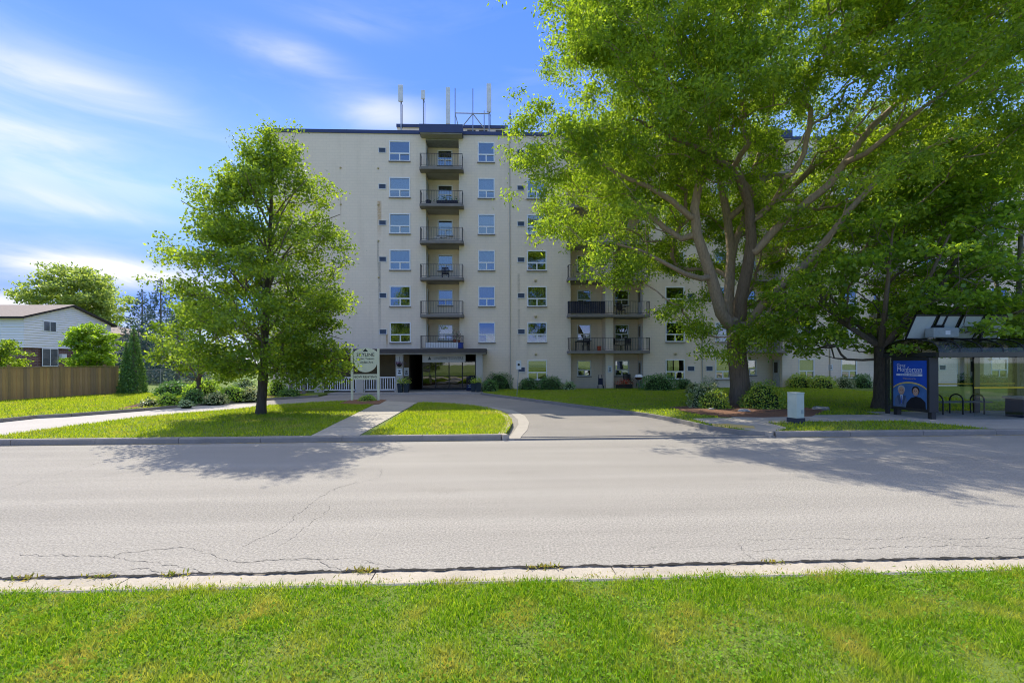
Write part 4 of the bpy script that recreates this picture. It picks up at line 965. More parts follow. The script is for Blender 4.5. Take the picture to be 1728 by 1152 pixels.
# ------------------------------------------------------------------ utility pedestal, rocks
p = gp(1343, 713, .14); up_ = empty('utility_pedestal', p, R(18), 'pale green metal utility cabinet on a dark base beside the sidewalk', 'utility box')
bevel(MB().box(-.165, .165, -.165, .165, .16, .93).build('cabinet', mat('pale_green_paint', (.56, .60, .49), .5, (.48, .52, .42), 5, .6), up_), .012)
bevel(MB().box(-.172, .172, -.172, .172, .93, .97).build('lid', MATS['pale_green_paint'], up_), .008); MB().box(-.18, .18, -.18, .18, -.05, .16).build('base', mat('dark_base', (.05, .055, .07), .8), up_); MB().box(.01, .12, -.171, -.1655, .3, .42).build('plate', mat('plate', (.36, .42, .38), .5), up_)
for u, v, w, lb in ((1385, 690, .55, 'flat grey rock at the end of the mulch bed'), (1255, 693, .4, 'pale rock in the mulch at the foot of the locust'), (1200, 690, .2, 'small pale stone in the mulch left of the locust')):
    me = bpy.data.meshes.new('rock'); bm = bmesh.new(); bmesh.ops.create_icosphere(bm, subdivisions=3, radius=1)
    for q in bm.verts: q.co *= 1+.35*noise.noise(q.co*1.5+Vector((u, 0, 0))); q.co = Vector((q.co.x*w*.6, q.co.y*w*.4, q.co.z*w*.22))
    bm.to_mesh(me); bm.free(); me.materials.append(m_conc); o = link(bpy.data.objects.new('rock', me)); o.location = gp(u, v, .18); tag(o, lb, 'rock')

# ------------------------------------------------------------------ bus shelter
m_blk = mat('shelter_black', (.022, .022, .023), .45, spec=.5); m_bron = mat('bronze_roof', (.06, .055, .042), .35, spec=.5)
X0, X1, Y0, Y1, G = 14.5, 19.6, 14.32, 16.35, .15
bs = empty('bus_shelter', (X0, Y0, G), label='black glass bus shelter with barrel roof and blue advertisement', cat='bus shelter'); E = X1-X0; Dp = Y1-Y0
def bpart(n, mb, m, parent=None): return mb.build(n, m, parent or bs)
for (x, y, w) in ((.04, Dp-.04, .05), (3.45, Dp-.05, .09), (E-.05, Dp-.04, .05), (E-.05, .05, .05)): bpart('post', MB().box(x-w, x+w, y-.05, y+.05, 0, 2.12), m_blk)
bpart('eave_beam', MB().box(-.05, E, -.06, .05, 2.06, 2.22), m_bron); bpart('eave_beam', MB().box(-.05, E, Dp-.05, Dp+.06, 2.06, 2.22), m_blk); bpart('end_beam', MB().box(-.05, .05, .05, Dp-.05, 2.08, 2.22), m_blk)
vt = MB(); n = 14; arc = [(Dp/2-(Dp/2+.05)*math.cos(math.pi*i/n), 2.22+.46*math.sin(math.pi*i/n)**.8) for i in range(n+1)]
for i in range(n): (ya, za), (yb, zb) = arc[i], arc[i+1]; vt.poly([(-.05, ya, za), (E, ya, za), (E, yb, zb), (-.05, yb, zb)])
g_roof = glass_mat('smoked_roof', (.42, .40, .34), .06, .2)
bpart('roof', vt, g_roof)
ef = MB(); ef.poly([(-.045, y, z) for y, z in arc]); bpart('roof_end', ef, g_roof)
for i in range(8):
    x = E*i/7.-.03; rb = MB(); rb.tube([(x, y, z+.012) for y, z in arc], .022, 4); bpart('roof_rib', rb, m_blk)
g_sh = glass_mat('shelter_glass', (.86, .9, .88), .05, .02)
for i in range(3): a = .12+i*1.62; bpart('glass_panel', MB().box(a, a+1.6, Dp-.015, Dp-.005, .22, 2.04), g_sh)
for i in range(2): a = 1.2+i*1.9; bpart('glass_panel', MB().box(a, a+1.88, .0, .01, .12, 2.04), g_sh)
bpart('glass_panel', MB().box(-.005, .005, 1.75, Dp-.1, .22, 2.04), g_sh)
m_yel = mat('yellow_strip', (.75, .50, .02), .5)
bpart('yellow_strip', MB().box(.12, E-.1, Dp-.02, Dp-.016, 1.06, 1.10), m_yel); bpart('yellow_strip', MB().box(1.2, E-.1, -.005, -.001, 1.03, 1.075), m_yel)
# advertisement box
ad = bpart('advertisement_box', MB().box(-.10, .22, .22, 1.68, .22, 2.06), m_blk); bevel(ad, .015)
for y in (.3, 1.6): bpart('leg', MB().box(-.02, .14, y-.07, y+.07, 0, .22), m_blk, ad)
y0, y1, z0, z1 = .31, 1.58, .32, 1.95; xf = -.104
def AP(name, pts, m, dx): return MB().poly([(xf-dx, y1-(y1-y0)*s_, z0+(z1-z0)*t_) for s_, t_ in pts]).build(name, m, ad)
m_pb = mat('poster_blue', (.010, .09, .52), .35, (.008, .06, .36), 1.5, .8, spec=.5); m_pw = mat('poster_white', (.8, .82, .85), .4); m_py = mat('poster_gold', (.75, .55, .12), .4); m_pl = mat('poster_sky', (.09, .22, .45), .4, (.04, .1, .25), 3, .9)
m_sk = mat('poster_skin', (.55, .33, .23), .5); m_su = mat('poster_suit', (.12, .17, .26), .5); m_bk = mat('poster_black', (.015, .015, .02), .5); m_hr = mat('poster_greyhair', (.5, .5, .48), .5)
AP('poster', [(0, 0), (1, 0), (1, 1), (0, 1)], m_pb, .002)
arcp = [(.5+.62*math.cos(math.pi*(1-i/20)), .22+.30*math.sin(math.pi*i/20)) for i in range(21)]; arcp = [(min(1, max(0, a)), b) for a, b in arcp]
AP('poster_print', [(0, 0), (1, 0)]+[(a, b+.03) for a, b in arcp[::-1]], m_py, .004); AP('poster_print', [(0, 0), (1, 0)]+arcp[::-1], m_pl, .006)
def circ(cx_, cy_, rx_, ry_): return [(cx_+rx_*math.cos(2*math.pi*i/18), cy_+ry_*math.sin(2*math.pi*i/18)) for i in range(18)]
AP('poster_print', [(.04, 0), (.42, 0), (.44, .16), (.36, .24), (.26, .26), (.12, .24), (.05, .16)], m_su, .008); AP('poster_print', circ(.26, .385, .115, .085), m_hr, .009); AP('poster_print', circ(.26, .35, .095, .085), m_sk, .010)
AP('poster_print', [(.23, .26), (.30, .26), (.28, .08), (.26, .08)], m_pw, .0105)
AP('poster_print', [(.40, 0), (.98, 0), (.97, .14), (.84, .23), (.70, .25), (.55, .21), (.42, .1)], m_bk, .011); AP('poster_print', circ(.69, .37, .115, .095), m_bk, .012); AP('poster_print', circ(.69, .345, .085, .085), m_sk, .013)
for cx_ in (.26, .69):
    for e_ in (-.032, .032): AP('poster_print', circ(cx_+e_, .365, .011, .006), m_bk, .0135)
    AP('poster_print', [(cx_-.035, .318), (cx_, .306), (cx_+.035, .318), (cx_, .313)], m_pw, .0135); AP('poster_print', [(cx_-.008, .335), (cx_+.014, .335), (cx_, .36)], mat('poster_shade', (.42, .24, .17), .5), .0135)
AP('poster_print', [(.12, .24), (.2, .26), (.25, .1), (.2, .05)], mat('poster_lapel', (.07, .1, .17), .5), .0102); AP('poster_print', [(.4, .24), (.32, .26), (.27, .1), (.32, .05)], mat('poster_lapel', (.07, .1, .17)), .0102); AP('poster_print', [(.252, .25), (.272, .25), (.28, .1), (.262, .06), (.245, .1)], m_pb, .0108)
AP('poster_print', [(.1, .675), (.88, .675), (.88, .72), (.1, .72)], m_pw, .004)
def AT(s, size, a, b, m, sx=1., al='LEFT'): text(s, size, (xf-.005, y1-(y1-y0)*a, z0+(z1-z0)*b), (R(90), 0, R(-90)), m, ad, al, ext=.001, sx=sx)
AT('Greg', .17, .11, .90, m_pw); AT('Monforton', .235, .12, .81, m_pw, .93); AT('AND PARTNERS', .085, .88, .745, m_pw, 1.1, 'RIGHT'); AT('INJURY LAWYERS', .07, .49, .697, m_pb, 1.25, 'CENTER'); AT('Bringing Justice to You', .06, .5, .62, m_py, .9, 'CENTER')
pn = bpart('no_smoking_sign', MB().box(3.1, 3.42, -.03, -.02, 1.22, 1.52), nb); o = MB().lathe([(.09, 0), (.09, .003)], n=20).build('symbol', m_ink, pn, loc=(3.26, -.031, 1.4)); o.rotation_euler.x = R(90); o = MB().lathe([(.065, 0), (.065, .003)], n=20).build('symbol', nb, pn, loc=(3.26, -.034, 1.4)); o.rotation_euler.x = R(90); MB().box(3.2, 3.32, -.04, -.0375, 1.385, 1.41).build('symbol', m_ink, pn)
# bench, bin
be = empty('bench', (16.1, 15.75, G), label='black bench with arched armrests inside the bus shelter', cat='bench')
for x in (0, .75, 1.55): be_ = MB(); be_.tube([(x, 0, 0), (x, 0, .5)]+[(x, .24-.24*math.cos(math.pi*i/8), .5+.22*math.sin(math.pi*i/8)) for i in range(1, 8)]+[(x, .48, .5), (x, .48, 0)], .025, 6); be_.build('armrest', m_blk, be)
for j in range(4): MB().box(-.05, 1.9, .03+j*.115, .12+j*.115, .42, .455).build('slat', mat('bench_slat', (.2, .2, .19), .6), be)
lbn = empty('litter_bin', (18.15, 15.0, G), label='dark blue litter bin with pale lid at the shelter', cat='bin'); bevel(MB().box(-.28, .28, -.28, .28, 0, .62).build('body', mat('navy_bin', (.012, .02, .045), .5), lbn), .02); bevel(MB().box(-.33, .33, -.33, .33, .62, .70).build('lid', mat('bin_lid', (.42, .4, .36), .7), lbn), .02)
# solar panels above the shelter
s0 = at(1527, 572, 15.25); s1 = at(1681, 571, 15.25); t0 = at(1547, 531, 14.85); L = s1.x-s0.x
so_ = empty('solar_panel_array', (s0.x, 15.25, s0.z), label='tilted solar panels on a black frame above the bus shelter', cat='solar panel'); dv = Vector((t0.x-s0.x, t0.y-s0.y, t0.z-s0.z))
m_pan = mat('panel_back', (.52, .55, .52), .6, (.46, .49, .46), 3, .6)
Mx = Matrix(((1, dv.x*0, 0, 0), (0, dv.y, -dv.z, 0), (0, dv.z, dv.y, 0), (0, 0, 0, 1)))     # x along the roof, y up the slope
def SP(a, b, c, d, th=.02, o_=0.): return MB().box(a*L, b*L, c, d, -th/2+o_, th/2+o_, M=Mx)
for a, b, c, d in ((0, .235, 0, 1), (.255, .34, .55, 1), (.34, .49, .0, 1), (.51, .735, 0, 1), (.755, .81, .6, 1), (.81, 1, 0, 1)):
    pnl = SP(a, b, c, d).build('panel', m_pan, so_); w = .016
    for q in ((a, b, c, c+.045), (a, b, d-.045, d), (a, a+w*.6, c, d), (b-w*.6, b, c, d)): SP(*q, th=.06).build('frame_bar', m_blk, pnl)
SP(.22, .36, .38, .56, .05).build('cross_bar', m_blk, so_); SP(.72, .84, .38, .62, .05).build('cross_bar', m_blk, so_)
bx2 = bevel(MB().box(.55, 1.45, -.5, -.15, .02, .36).build('control_box', mat('grey_box', (.33, .36, .34), .5), so_), .04); MB().box(.95, 1.12, -.505, -.5005, .12, .26).build('sticker', nb, bx2)
MB().tube([(L*.36, -.1, -.45), (L*.36, -.1, .5)], .05, 8).build('stand_post', m_blk, so_); MB().tube([(L*.8, -.1, -.45), (L*.8, -.1, .5)], .05, 8).build('stand_post', m_blk, so_)
MB().tube([(L*.5, -.2, .1), (L*.55, -.25, .4), (L*.66, -.25, .42), (L*.7, -.2, .15)], .01, 4).build('cable', m_blk, so_)

# ------------------------------------------------------------------ houses and fences on the far left
m_sid = mat('white_siding', (.88, .83, .79), .6, (.83, .78, .74), 1, .6); m_shing = mat('shingles', (.30, .25, .21), .9, (.21, .175, .15), 5, .8, fine=(12, .25)); m_fasc = mat('brown_fascia', (.05, .035, .025), .6); m_hb = brick_mat('house_brick')
hx1, hy0, hy1, hx0 = -43.4, 43.7, 53.2, -66.; ze, zr, zb = 6.5, 8.05, 3.65; ym = (hy0+hy1)/2
hs_ = empty('house', (hx1, hy0, 0), label='two-storey house with white siding over red brick beyond the wooden fence', cat='house'); HO = Vector((hx1, hy0, 0))
mb = MB(); mb.box(hx0-hx1, -.1, .1, hy1-hy0-.1, 0, zb).build('brick_wall', m_hb, hs_)
sd_ = MB(); n = 12
for i in range(n):
    za, zb_ = zb+(ze-zb)*i/n, zb+(ze-zb)*(i+1)/n
    sd_.poly([(hx0-hx1, -.07, za), (.07, -.07, za), (0, 0, zb_), (hx0-hx1, 0, zb_)]).poly([(.07, -.07, za), (.07, hy1-hy0, za), (0, hy1-hy0, zb_), (0, 0, zb_)]).poly([(hx0-hx1, -.07, za), (hx0-hx1, 0.05, za), (.0, .05, za), (.07, -.07, za)])
nn = 8
for i in range(nn):
    f0_, f1_ = i/nn, (i+1)/nn; za, zb_ = ze+(zr-ze)*f0_, ze+(zr-ze)*f1_; hh = (hy1-hy0)/2
    sd_.poly([(.07, hh*f0_, za), (.07, 2*hh-hh*f0_, za), (0, 2*hh-hh*f1_, zb_), (0, hh*f1_, zb_)])
for i in range(n): za = zb+(ze-zb)*i/n; sd_.poly([(.07, -.07, za), (.07, hy1-hy0, za), (-.02, hy1-hy0, za), (-.02, -.07, za)])
for i in range(nn): f0_ = i/nn; za = ze+(zr-ze)*f0_; sd_.poly([(.07, hh*f0_, za), (.07, 2*hh-hh*f0_, za), (-.02, 2*hh-hh*f0_, za), (-.02, hh*f0_, za)])
sd_.build('siding', m_sid, hs_)
rf = MB(); oh = .45; hh = (hy1-hy0)/2; sl_ = (zr-ze)/hh
for sgn in (0, 1):
    ya, yb = (-oh, hh) if sgn == 0 else (2*hh+oh, hh); za = ze-oh*sl_+.12
    rf.poly([(hx0-hx1, ya, za), (.35, ya, za), (.35, yb, zr+.12), (hx0-hx1, yb, zr+.12)]).poly([(hx0-hx1, ya, za-.2), (.35, ya, za-.2), (.35, ya, za), (hx0-hx1, ya, za)], 1).poly([(.35, ya, za-.2), (.35, yb, zr-.08), (.35, yb, zr+.12), (.35, ya, za)], 1).poly([(hx0-hx1, ya, za-.2), (.35, ya, za-.2), (.35, yb, zr-.08), (hx0-hx1, yb, zr-.08)], 1)
rf.build('roof', [m_shing, m_fasc], hs_)
def hwin(u0, u1, v0, v1, name='window'):                     # windows of the gable wall (plane x = hx1)
    def gpt(u, v):
        d = raydir(u, v); t = (hx1+.06)/d.x; return Vector((d.x*t, d.y*t, CH+d.z*t))-HO
    a = gpt(u0, v1); b = gpt(u1, v0); w_ = MB().box(.05, .08, a.y, b.y, a.z, b.z).build(name, m_white, hs_)
    m_ = (a.y+b.y)/2
    for p_, q_ in ((a.y+.07, m_-.04), (m_+.04, b.y-.07)): MB().box(.081, .09, p_, q_, a.z+.07, b.z-.07).build('pane', mat('house_glass', (.06, .07, .08), .1, (.12, .12, .12), 2, .6, spec=.6), w_)
hwin(73, 95, 543, 559); hwin(139, 158, 549, 566); hwin(71, 98, 588, 618)
v_ = at(107, 599, 47); MB().box(.0, .3, 3.4, 3.9, 2.6, 3.1).build('dryer_vent', m_white, hs_)
# second house
h2 = empty('house', (-62, 60, 0), label='beige house with a hip roof half hidden behind the white house', cat='house')
sd2 = MB(); W2, D2, E2 = 12.6, 9., 6.1
for i in range(22):
    za, zb_ = E2*i/22, E2*(i+1)/22; sd2.poly([(0, -.07, za), (W2+.07, -.07, za), (W2, 0, zb_), (0, 0, zb_)]).poly([(W2+.07, -.07, za), (W2+.07, D2, za), (W2, D2, zb_), (W2, 0, zb_)])
sd2.build('siding', mat('beige_siding', (.50, .42, .34), .7), h2); o_ = .5; zt = 7.9
r2 = MB(); A, B, C_, D_ = (-o_, -o_, E2-.1), (W2+o_, -o_, E2-.1), (W2+o_, D2+o_, E2-.1), (-o_, D2+o_, E2-.1); P_, Q_ = (4.5, D2/2, zt), (W2-4.5, D2/2, zt)
r2.poly([A, B, Q_, P_]).poly([B, C_, Q_]).poly([C_, D_, P_, Q_]).poly([D_, A, P_]).poly([D_, C_, B, A], 1).build('roof', [m_shing, m_fasc], h2)
w_ = MB().box(W2-2.0, W2-1.0, -.08, -.04, 4.1, 5.3).build('window', m_white, h2); MB().box(W2-1.93, W2-1.07, -.09, -.081, 4.17, 5.23).build('pane', MATS['house_glass'], w_)
# wooden fence: every board its own piece
m_fw = []
for i, c in enumerate(((.50, .31, .13), (.40, .26, .12), (.56, .35, .14), (.35, .24, .13), (.46, .30, .15))): m_fw.append(mat('fence_wood_%d' % i, c, .85, tuple(q*.62 for q in c), 3, .8, bump=.3, stretch=(8, 8, .5)))
fa, fb_ = gp(-90, 682, .14), gp(203, 664, .14); fence = empty('wooden_fence', fa, label='tall weathered brown board fence beside the lawn', cat='fence')
dvx = (fb_-fa); Lf = dvx.length; ang = math.atan2(dvx.y, dvx.x); fence.rotation_euler.z = ang; rf_ = random.Random(4)
bms = [MB().box(0, .136, -.012, .012, 0, 1.78).mesh('board', m_) for m_ in m_fw]
nB = int(Lf/.145)
for i in range(nB): inst('board', rf_.choice(bms), fence, (i*.145, rf_.uniform(-.006, .006), -.02+rf_.uniform(0, .02)))
pm = MB().box(-.05, .05, -.02, .08, -.1, 1.9).box(-.07, .07, -.04, .1, 1.9, 1.93).mesh('post', mat('fence_post', (.38, .25, .11), .85, (.26, .18, .08), 4, .8))
for i in range(int(Lf/2.3)+1): inst('post', pm, fence, (i*2.3, -.02, 0))
MB().box(0, Lf, -.05, .05, 1.79, 1.825).build('cap_rail', MATS['fence_post'], fence)
# chain link fence
ca_, cb2 = gp(197, 664, .14), Vector((-17.6, 36.5, .14)); clf = empty('chain_link_fence', ca_, label='grey chain link fence with pipe posts behind the garden plants', cat='fence'); dd = cb2-ca_; Lc = dd.length; clf.rotation_euler.z = math.atan2(dd.y, dd.x); Hc = 1.55
MB().tube([(0, 0, Hc), (Lc, 0, Hc)], .022, 6).build('top_rail', m_galv, clf)
for i in range(5): MB().tube([(Lc*i/4, 0, -.1), (Lc*i/4, 0, Hc+.05)], .03, 8).build('post', m_galv, clf)
ms_ = MB(); s_ = .09; n = int((Lc+Hc)/s_)
for i in range(n):
    for sg_ in (1, -1):
        x = i*s_-(Hc if sg_ == 1 else 0)
        a_, b_ = (max(x, 0), max(-x, 0)), (min(x+Hc, Lc), min(Hc, Lc-x))
        if b_[0] <= a_[0]: continue
        za, zb_ = (a_[1], b_[1]) if sg_ == 1 else (Hc-a_[1], Hc-b_[1])
        if zb_ < 0 or za < 0: continue
        y = .002*sg_; w = .0028; ms_.poly([(a_[0]-w, y, za+w), (b_[0]-w, y, zb_+w), (b_[0]+w, y, zb_-w), (a_[0]+w, y, za-w)])
ms_.build('wire_mesh', m_galv, clf)

# ------------------------------------------------------------------ trees
rng = np.random.default_rng(21)
# linden on the lawn
b0 = gp(440, 699, .14); S = Skel((b0.x+.25, b0.y), 2.5); S.path([b0-Vector((0, 0, .15)), b0+Vector((.02, 0, .25)), b0+Vector((.12, 0, 1.8)), b0+Vector((.25, .05, 5)), b0+Vector((.42, 0, 8.)), b0+Vector((.5, 0, 9.7))], -1, .165, .03, .3)
S.rad[0] = .23; S.rad[1] = .185
LP = [(1.55, 1.9), (2.3, 3.1), (4.2, 3.4), (5.7, 3.45), (6.9, 3.1), (8.3, 2.3), (9.7, 1.3), (10.8, .3)]
for a_ in range(30):                       # primary branches, steeper towards the top
    th = a_*2.4+.3; z = 1.75+8.3*(a_/30)**1.05; i = S.nearest(b0+Vector((.1+.04*z, 0, z))); p = S.P[i]
    rr = .86*np.interp(min(z+1.6, 11.2), [q[0] for q in LP], [q[1] for q in LP]); up1 = rr*(.55+.75*a_/30)
    d_ = np.array([math.cos(th), math.sin(th), 0.])
    S.path([p, p+d_*rr*.35+np.array([0, 0, up1*.55]), p+d_*rr*.7+np.array([0, 0, up1*.9]), p+d_*rr+np.array([0, 0, up1*1.05-(.5 if a_ < 7 else 0)])], i, .055-.03*a_/30, .012, .35)
T = clumps(rng, prof_targets(rng, (b0.x, b0.y), [(q[0], q[1]*.83) for q in LP], 330, lean=(.75, 0), gap=.27, gs=.6, inner=.3), 4, .30, .5)
T = np.concatenate([T, np.array([[b0.x+.5, b0.y, 9.9]])+rng.normal(size=(40, 3))*np.array([.4, .4, .45])])
T = np.concatenate([T]+[np.array(at(u_, v_, b0.y+dy_))+rng.normal(size=(6, 3))*np.array([.18, .22, .11]) for u_, v_, dy_ in ((550, 585, 0), (566, 600, .2), (578, 616, -.2), (552, 622, .3), (535, 600, -.5), (566, 634, .2), (540, 640, 0))])
make_tree('linden_tree', 'bright green linden tree standing alone on the lawn before the building', 'tree', S, T, rng, leaf_linden, bark_dark, b0, leaves=54, crad=.30, size=.10, width=.75, upb=.35, flat=.6, rise=.8, sag=.08, minz=1.7, k=.006, p=.46)
# honey locust: limbs follow the photographed tree
b1 = gp(1250, 684, .14); S = Skel((b1.x, b1.y), .8); YL = b1.y
def hp_(u, v, dy=0.): return np.array(at(u, v, YL+dy))
tr = S.path([b1-Vector((0, 0, .15)), hp_(1250, 672), hp_(1248, 640), hp_(1244, 600), hp_(1242, 570), hp_(1240, 545)], -1, .42, .37, .25)
S.rad[0] = .57; S.rad[1] = .50; S.rad[2] = .45
def limb(par, pts, r0, r1): return S.path([hp_(*q) for q in pts], par, r0, r1, .35)
lA = limb(tr, [(1228, 545, 0), (1217, 528, -.2), (1204, 480, -.5), (1191, 440, -.8), (1176, 395, -1.), (1172, 350, -1.2), (1180, 310, -1.4), (1195, 260, -1.8), (1200, 190, -2), (1180, 110, -2.4), (1150, 50, -2.6)], .27, .05)
lB = limb(tr, [(1236, 540, .5), (1230, 500, .8), (1234, 422, 1.2), (1226, 358, 1.6), (1216, 310, 2.), (1210, 250, 2.4), (1215, 160, 3), (1220, 60, 3.4)], .24, .05)
lB2 = limb(S.nearest(hp_(1233, 430, 1.2)), [(1240, 410, 1.3), (1256, 370, 1.8), (1262, 320, 2.6), (1290, 230, 3.4), (1310, 120, 4)], .16, .04)
lC = limb(tr, [(1250, 540, -.1), (1249, 510, -.3), (1262, 450, -.7), (1268, 405, -1.), (1264, 345, -1.3), (1250, 305, -1.6), (1232, 285, -2.), (1190, 255, -2.8), (1130, 230, -3.2), (1070, 200, -3.2)], .28, .05)
lC2 = limb(S.nearest(hp_(1268, 425, -.9)), [(1275, 425, -1.), (1309, 386, -1.5), (1349, 352, -2), (1399, 312, -2.6), (1425, 275, -3), (1470, 215, -3.2), (1525, 165, -3.2), (1592, 90, -3), (1670, 20, -3)], .17, .05)
lC3 = limb(S.nearest(hp_(1262, 380, -1.1)), [(1272, 372, -.6), (1330, 323, .2), (1398, 258, .8), (1440, 190, 1.4), (1500, 100, 2), (1540, 10, 2.4)], .15, .05)
lD = limb(tr, [(1262, 550, -.4), (1290, 510, -1.0), (1316, 486, -1.4), (1362, 443, -2.2), (1405, 392, -2.8), (1431, 357, -3.2), (1475, 310, -3.8), (1540, 260, -4.4), (1620, 230, -5)], .19, .05)
limb(S.nearest(hp_(1170, 366, -1.1)), [(1165, 366, -1.2), (1134, 339, -1.6), (1094, 315, -2), (1060, 302, -2.4), (1000, 270, -2.8), (940, 250, -2.8)], .13, .03)
limb(S.nearest(hp_(1200, 470, -.6)), [(1182, 470, -.9), (1156, 462, -1.2), (1107, 436, -1.8), (1080, 422, -2), (1040, 412, -2.4)], .12, .03)
limb(S.nearest(hp_(1178, 402, -1)), [(1150, 403, -.6), (1121, 384, -.4), (1083, 350, 0), (1040, 309, .4), (980, 270, .8), (920, 240, 1)], .12, .03)
limb(S.nearest(hp_(1210, 250, 2.4)), [(1180, 220, 3), (1110, 160, 4), (1050, 110, 4.4)], .09, .03)
limb(S.nearest(hp_(1180, 310, -1.4)), [(1150, 250, -.5), (1100, 190, .4), (1050, 100, 1)], .09, .03)
limb(S.nearest(hp_(1398, 258, .8)), [(1440, 270, 1.8), (1530, 240, 2.8), (1640, 200, 3.4)], .09, .03)
limb(S.nearest(hp_(1425, 275, -3)), [(1460, 260, -4), (1560, 180, -5.5), (1650, 120, -6)], .09, .03)
cx, cy = b1.x+.6, b1.y-.3
def locust_ok(p):
    d = p[1]; dep = fw.x*p[0]+fw.y*p[1]; u = CU+FP*(rt0.x*p[0]+rt0.y*p[1])/dep
    front = p[1] < cy+1.5
    if front and p[2] < 10.5 and abs(p[0]-b1.x+.2) < 4.6: return rng.random() < .13
    if p[2] < 6.3 and p[0] < b1.x: return rng.random() < .25
    return True
T = clumps(rng, ell_targets(rng, (cx+.9, cy, 13.2), (11.2, 8.6, 9.6), 330, inner=.5, gap=.25, gs=.33, lump=.2, zmin=4.2, cond=locust_ok), 8, .56, .36)
ex_ = []
for (u, v, dy, ru, n) in ((1150, 520, -1.2, 30, 16), (1175, 550, -1.4, 22, 10), (1020, 430, -2.2, 45, 22), (1060, 450, -2, 30, 12), (1215, 585, -1.6, 22, 8), (1290, 560, -1.6, 38, 22), (1320, 530, -2, 40, 18), (1250, 560, -1.5, 25, 10), (930, 300, -2, 40, 20), (900, 260, -1.5, 30, 16), (885, 200, -1, 18, 10), (930, 380, -1.5, 25, 10), (1380, 480, -3.5, 50, 18)):
    for _ in range(n): ex_.append(hp_(u+rng.normal()*ru*.7, v+rng.normal()*ru*.45, dy+rng.normal()*.5))
T = np.concatenate([T, np.array(ex_), clumps(rng, ell_targets(rng, (6.6, 16.4, 13.2), (5.6, 3, 4.6), 88, inner=.2, gap=.25, zmin=9.2), 8, .56, .36), clumps(rng, ell_targets(rng, (13.5, 14.5, 13.5), (6, 3, 4.5), 50, inner=.2, gap=.25, zmin=9.5), 8, .56, .36), clumps(rng, ell_targets(rng, (cx+6.5, cy-1.5, 13), (7.5, 6, 7), 95, inner=.2, gap=.3, zmin=6.5), 8, .56, .36),
                    clumps(rng, ell_targets(rng, (cx, cy+3.5, 10.5), (8, 3, 5), 95, inner=.1, gap=.3, zmin=5), 7, .56, .36)])
make_tree('honey_locust', 'huge spreading honey locust with thick forked trunk and feathery foliage', 'tree', S, T, rng, leaf_locust, bark_warm, b1, leaves=88, crad=.34, size=.145, width=.42, upb=.25, droop=.45, flat=.5, rise=.5, sag=.05, minz=3.0, k=.0058, p=.44)
# maple by the shelter
def small_tree(name, label, b, prof, n, lm, bk_, seed, tr_=.3, leaves=42, size=.13, fork=2.3, nl=7, lean=(0, 0), crad=.45, up_=.5, gap=.28, flat=.45, rise=1., width=.85, top=.6, minz=None):
    rg = np.random.default_rng(seed); b = Vector(b); S_ = Skel((b.x, b.y), 1.5); t_ = S_.path([b-Vector((0, 0, .15)), b+Vector((0, 0, .2)), b+Vector((.02, 0, fork*.6)), b+Vector((0, 0, fork))], -1, tr_*1.05, tr_*.85, .25); S_.rad[0] = tr_*1.5; S_.rad[1] = tr_*1.2
    zt_ = prof[-1][0]; rm = max(r for z, r in prof)
    for i in range(nl):
        th = i*2*math.pi/nl+rg.random()*.6; rr = rm*(.35+.4*rg.random()) if i else .1; q = np.array(b)+np.array([0, 0, fork-.15*rg.random()]); e = np.array([b.x+lean[0]*.6+math.cos(th)*rr, b.y+math.sin(th)*rr, fork+(zt_-fork)*(.35+.4*rg.random())])
        S_.path([q, q+(e-q)*.4+np.array([math.cos(th)*rr*.15, math.sin(th)*rr*.15, -.1]), e], t_, tr_*.45, tr_*.12, .35)
    T_ = clumps(rg, prof_targets(rg, (b.x, b.y), prof, max(20, n//5), lean=lean, gap=gap), 5, crad*.8, .45)
    return make_tree(name, label, 'tree', S_, T_, rg, lm, bk_, b, leaves=leaves, crad=crad*.75, size=size, width=width, upb=up_, flat=flat, rise=rise, sag=.05, minz=minz if minz is not None else fork*.8, k=.009, p=.45)
b2_ = gp(1487, 689, .14)
small_tree('maple_tree', 'dark stout maple beside the bus shelter with layered leaves', b2_, [(2.5, 3.2), (3.4, 4.5), (5., 4.8), (6.6, 4.4), (8., 3.4), (9.3, 1.2)], 640, leaf_maple, bark_dark, 31, tr_=.28, leaves=46, size=.135, fork=2.55, nl=9, lean=(.7, 0), gap=.12, flat=.35)
b3_ = gp(1716, 693, .14)
small_tree('street_tree', 'tree with a pale patchy trunk behind the right end of the shelter', b3_, [(3.0, 2.6), (4.5, 4.2), (6.5, 4.8), (8.5, 4.2), (10.5, 2.0)], 420, leaf_maple, mat('bark_patchy', (.42, .38, .28), .9, (.09, .075, .06), 5, .5, bump=.8, bscale=9), 33, tr_=.25, leaves=38, size=.16, fork=2.8, lean=(.3, 0), gap=.2)
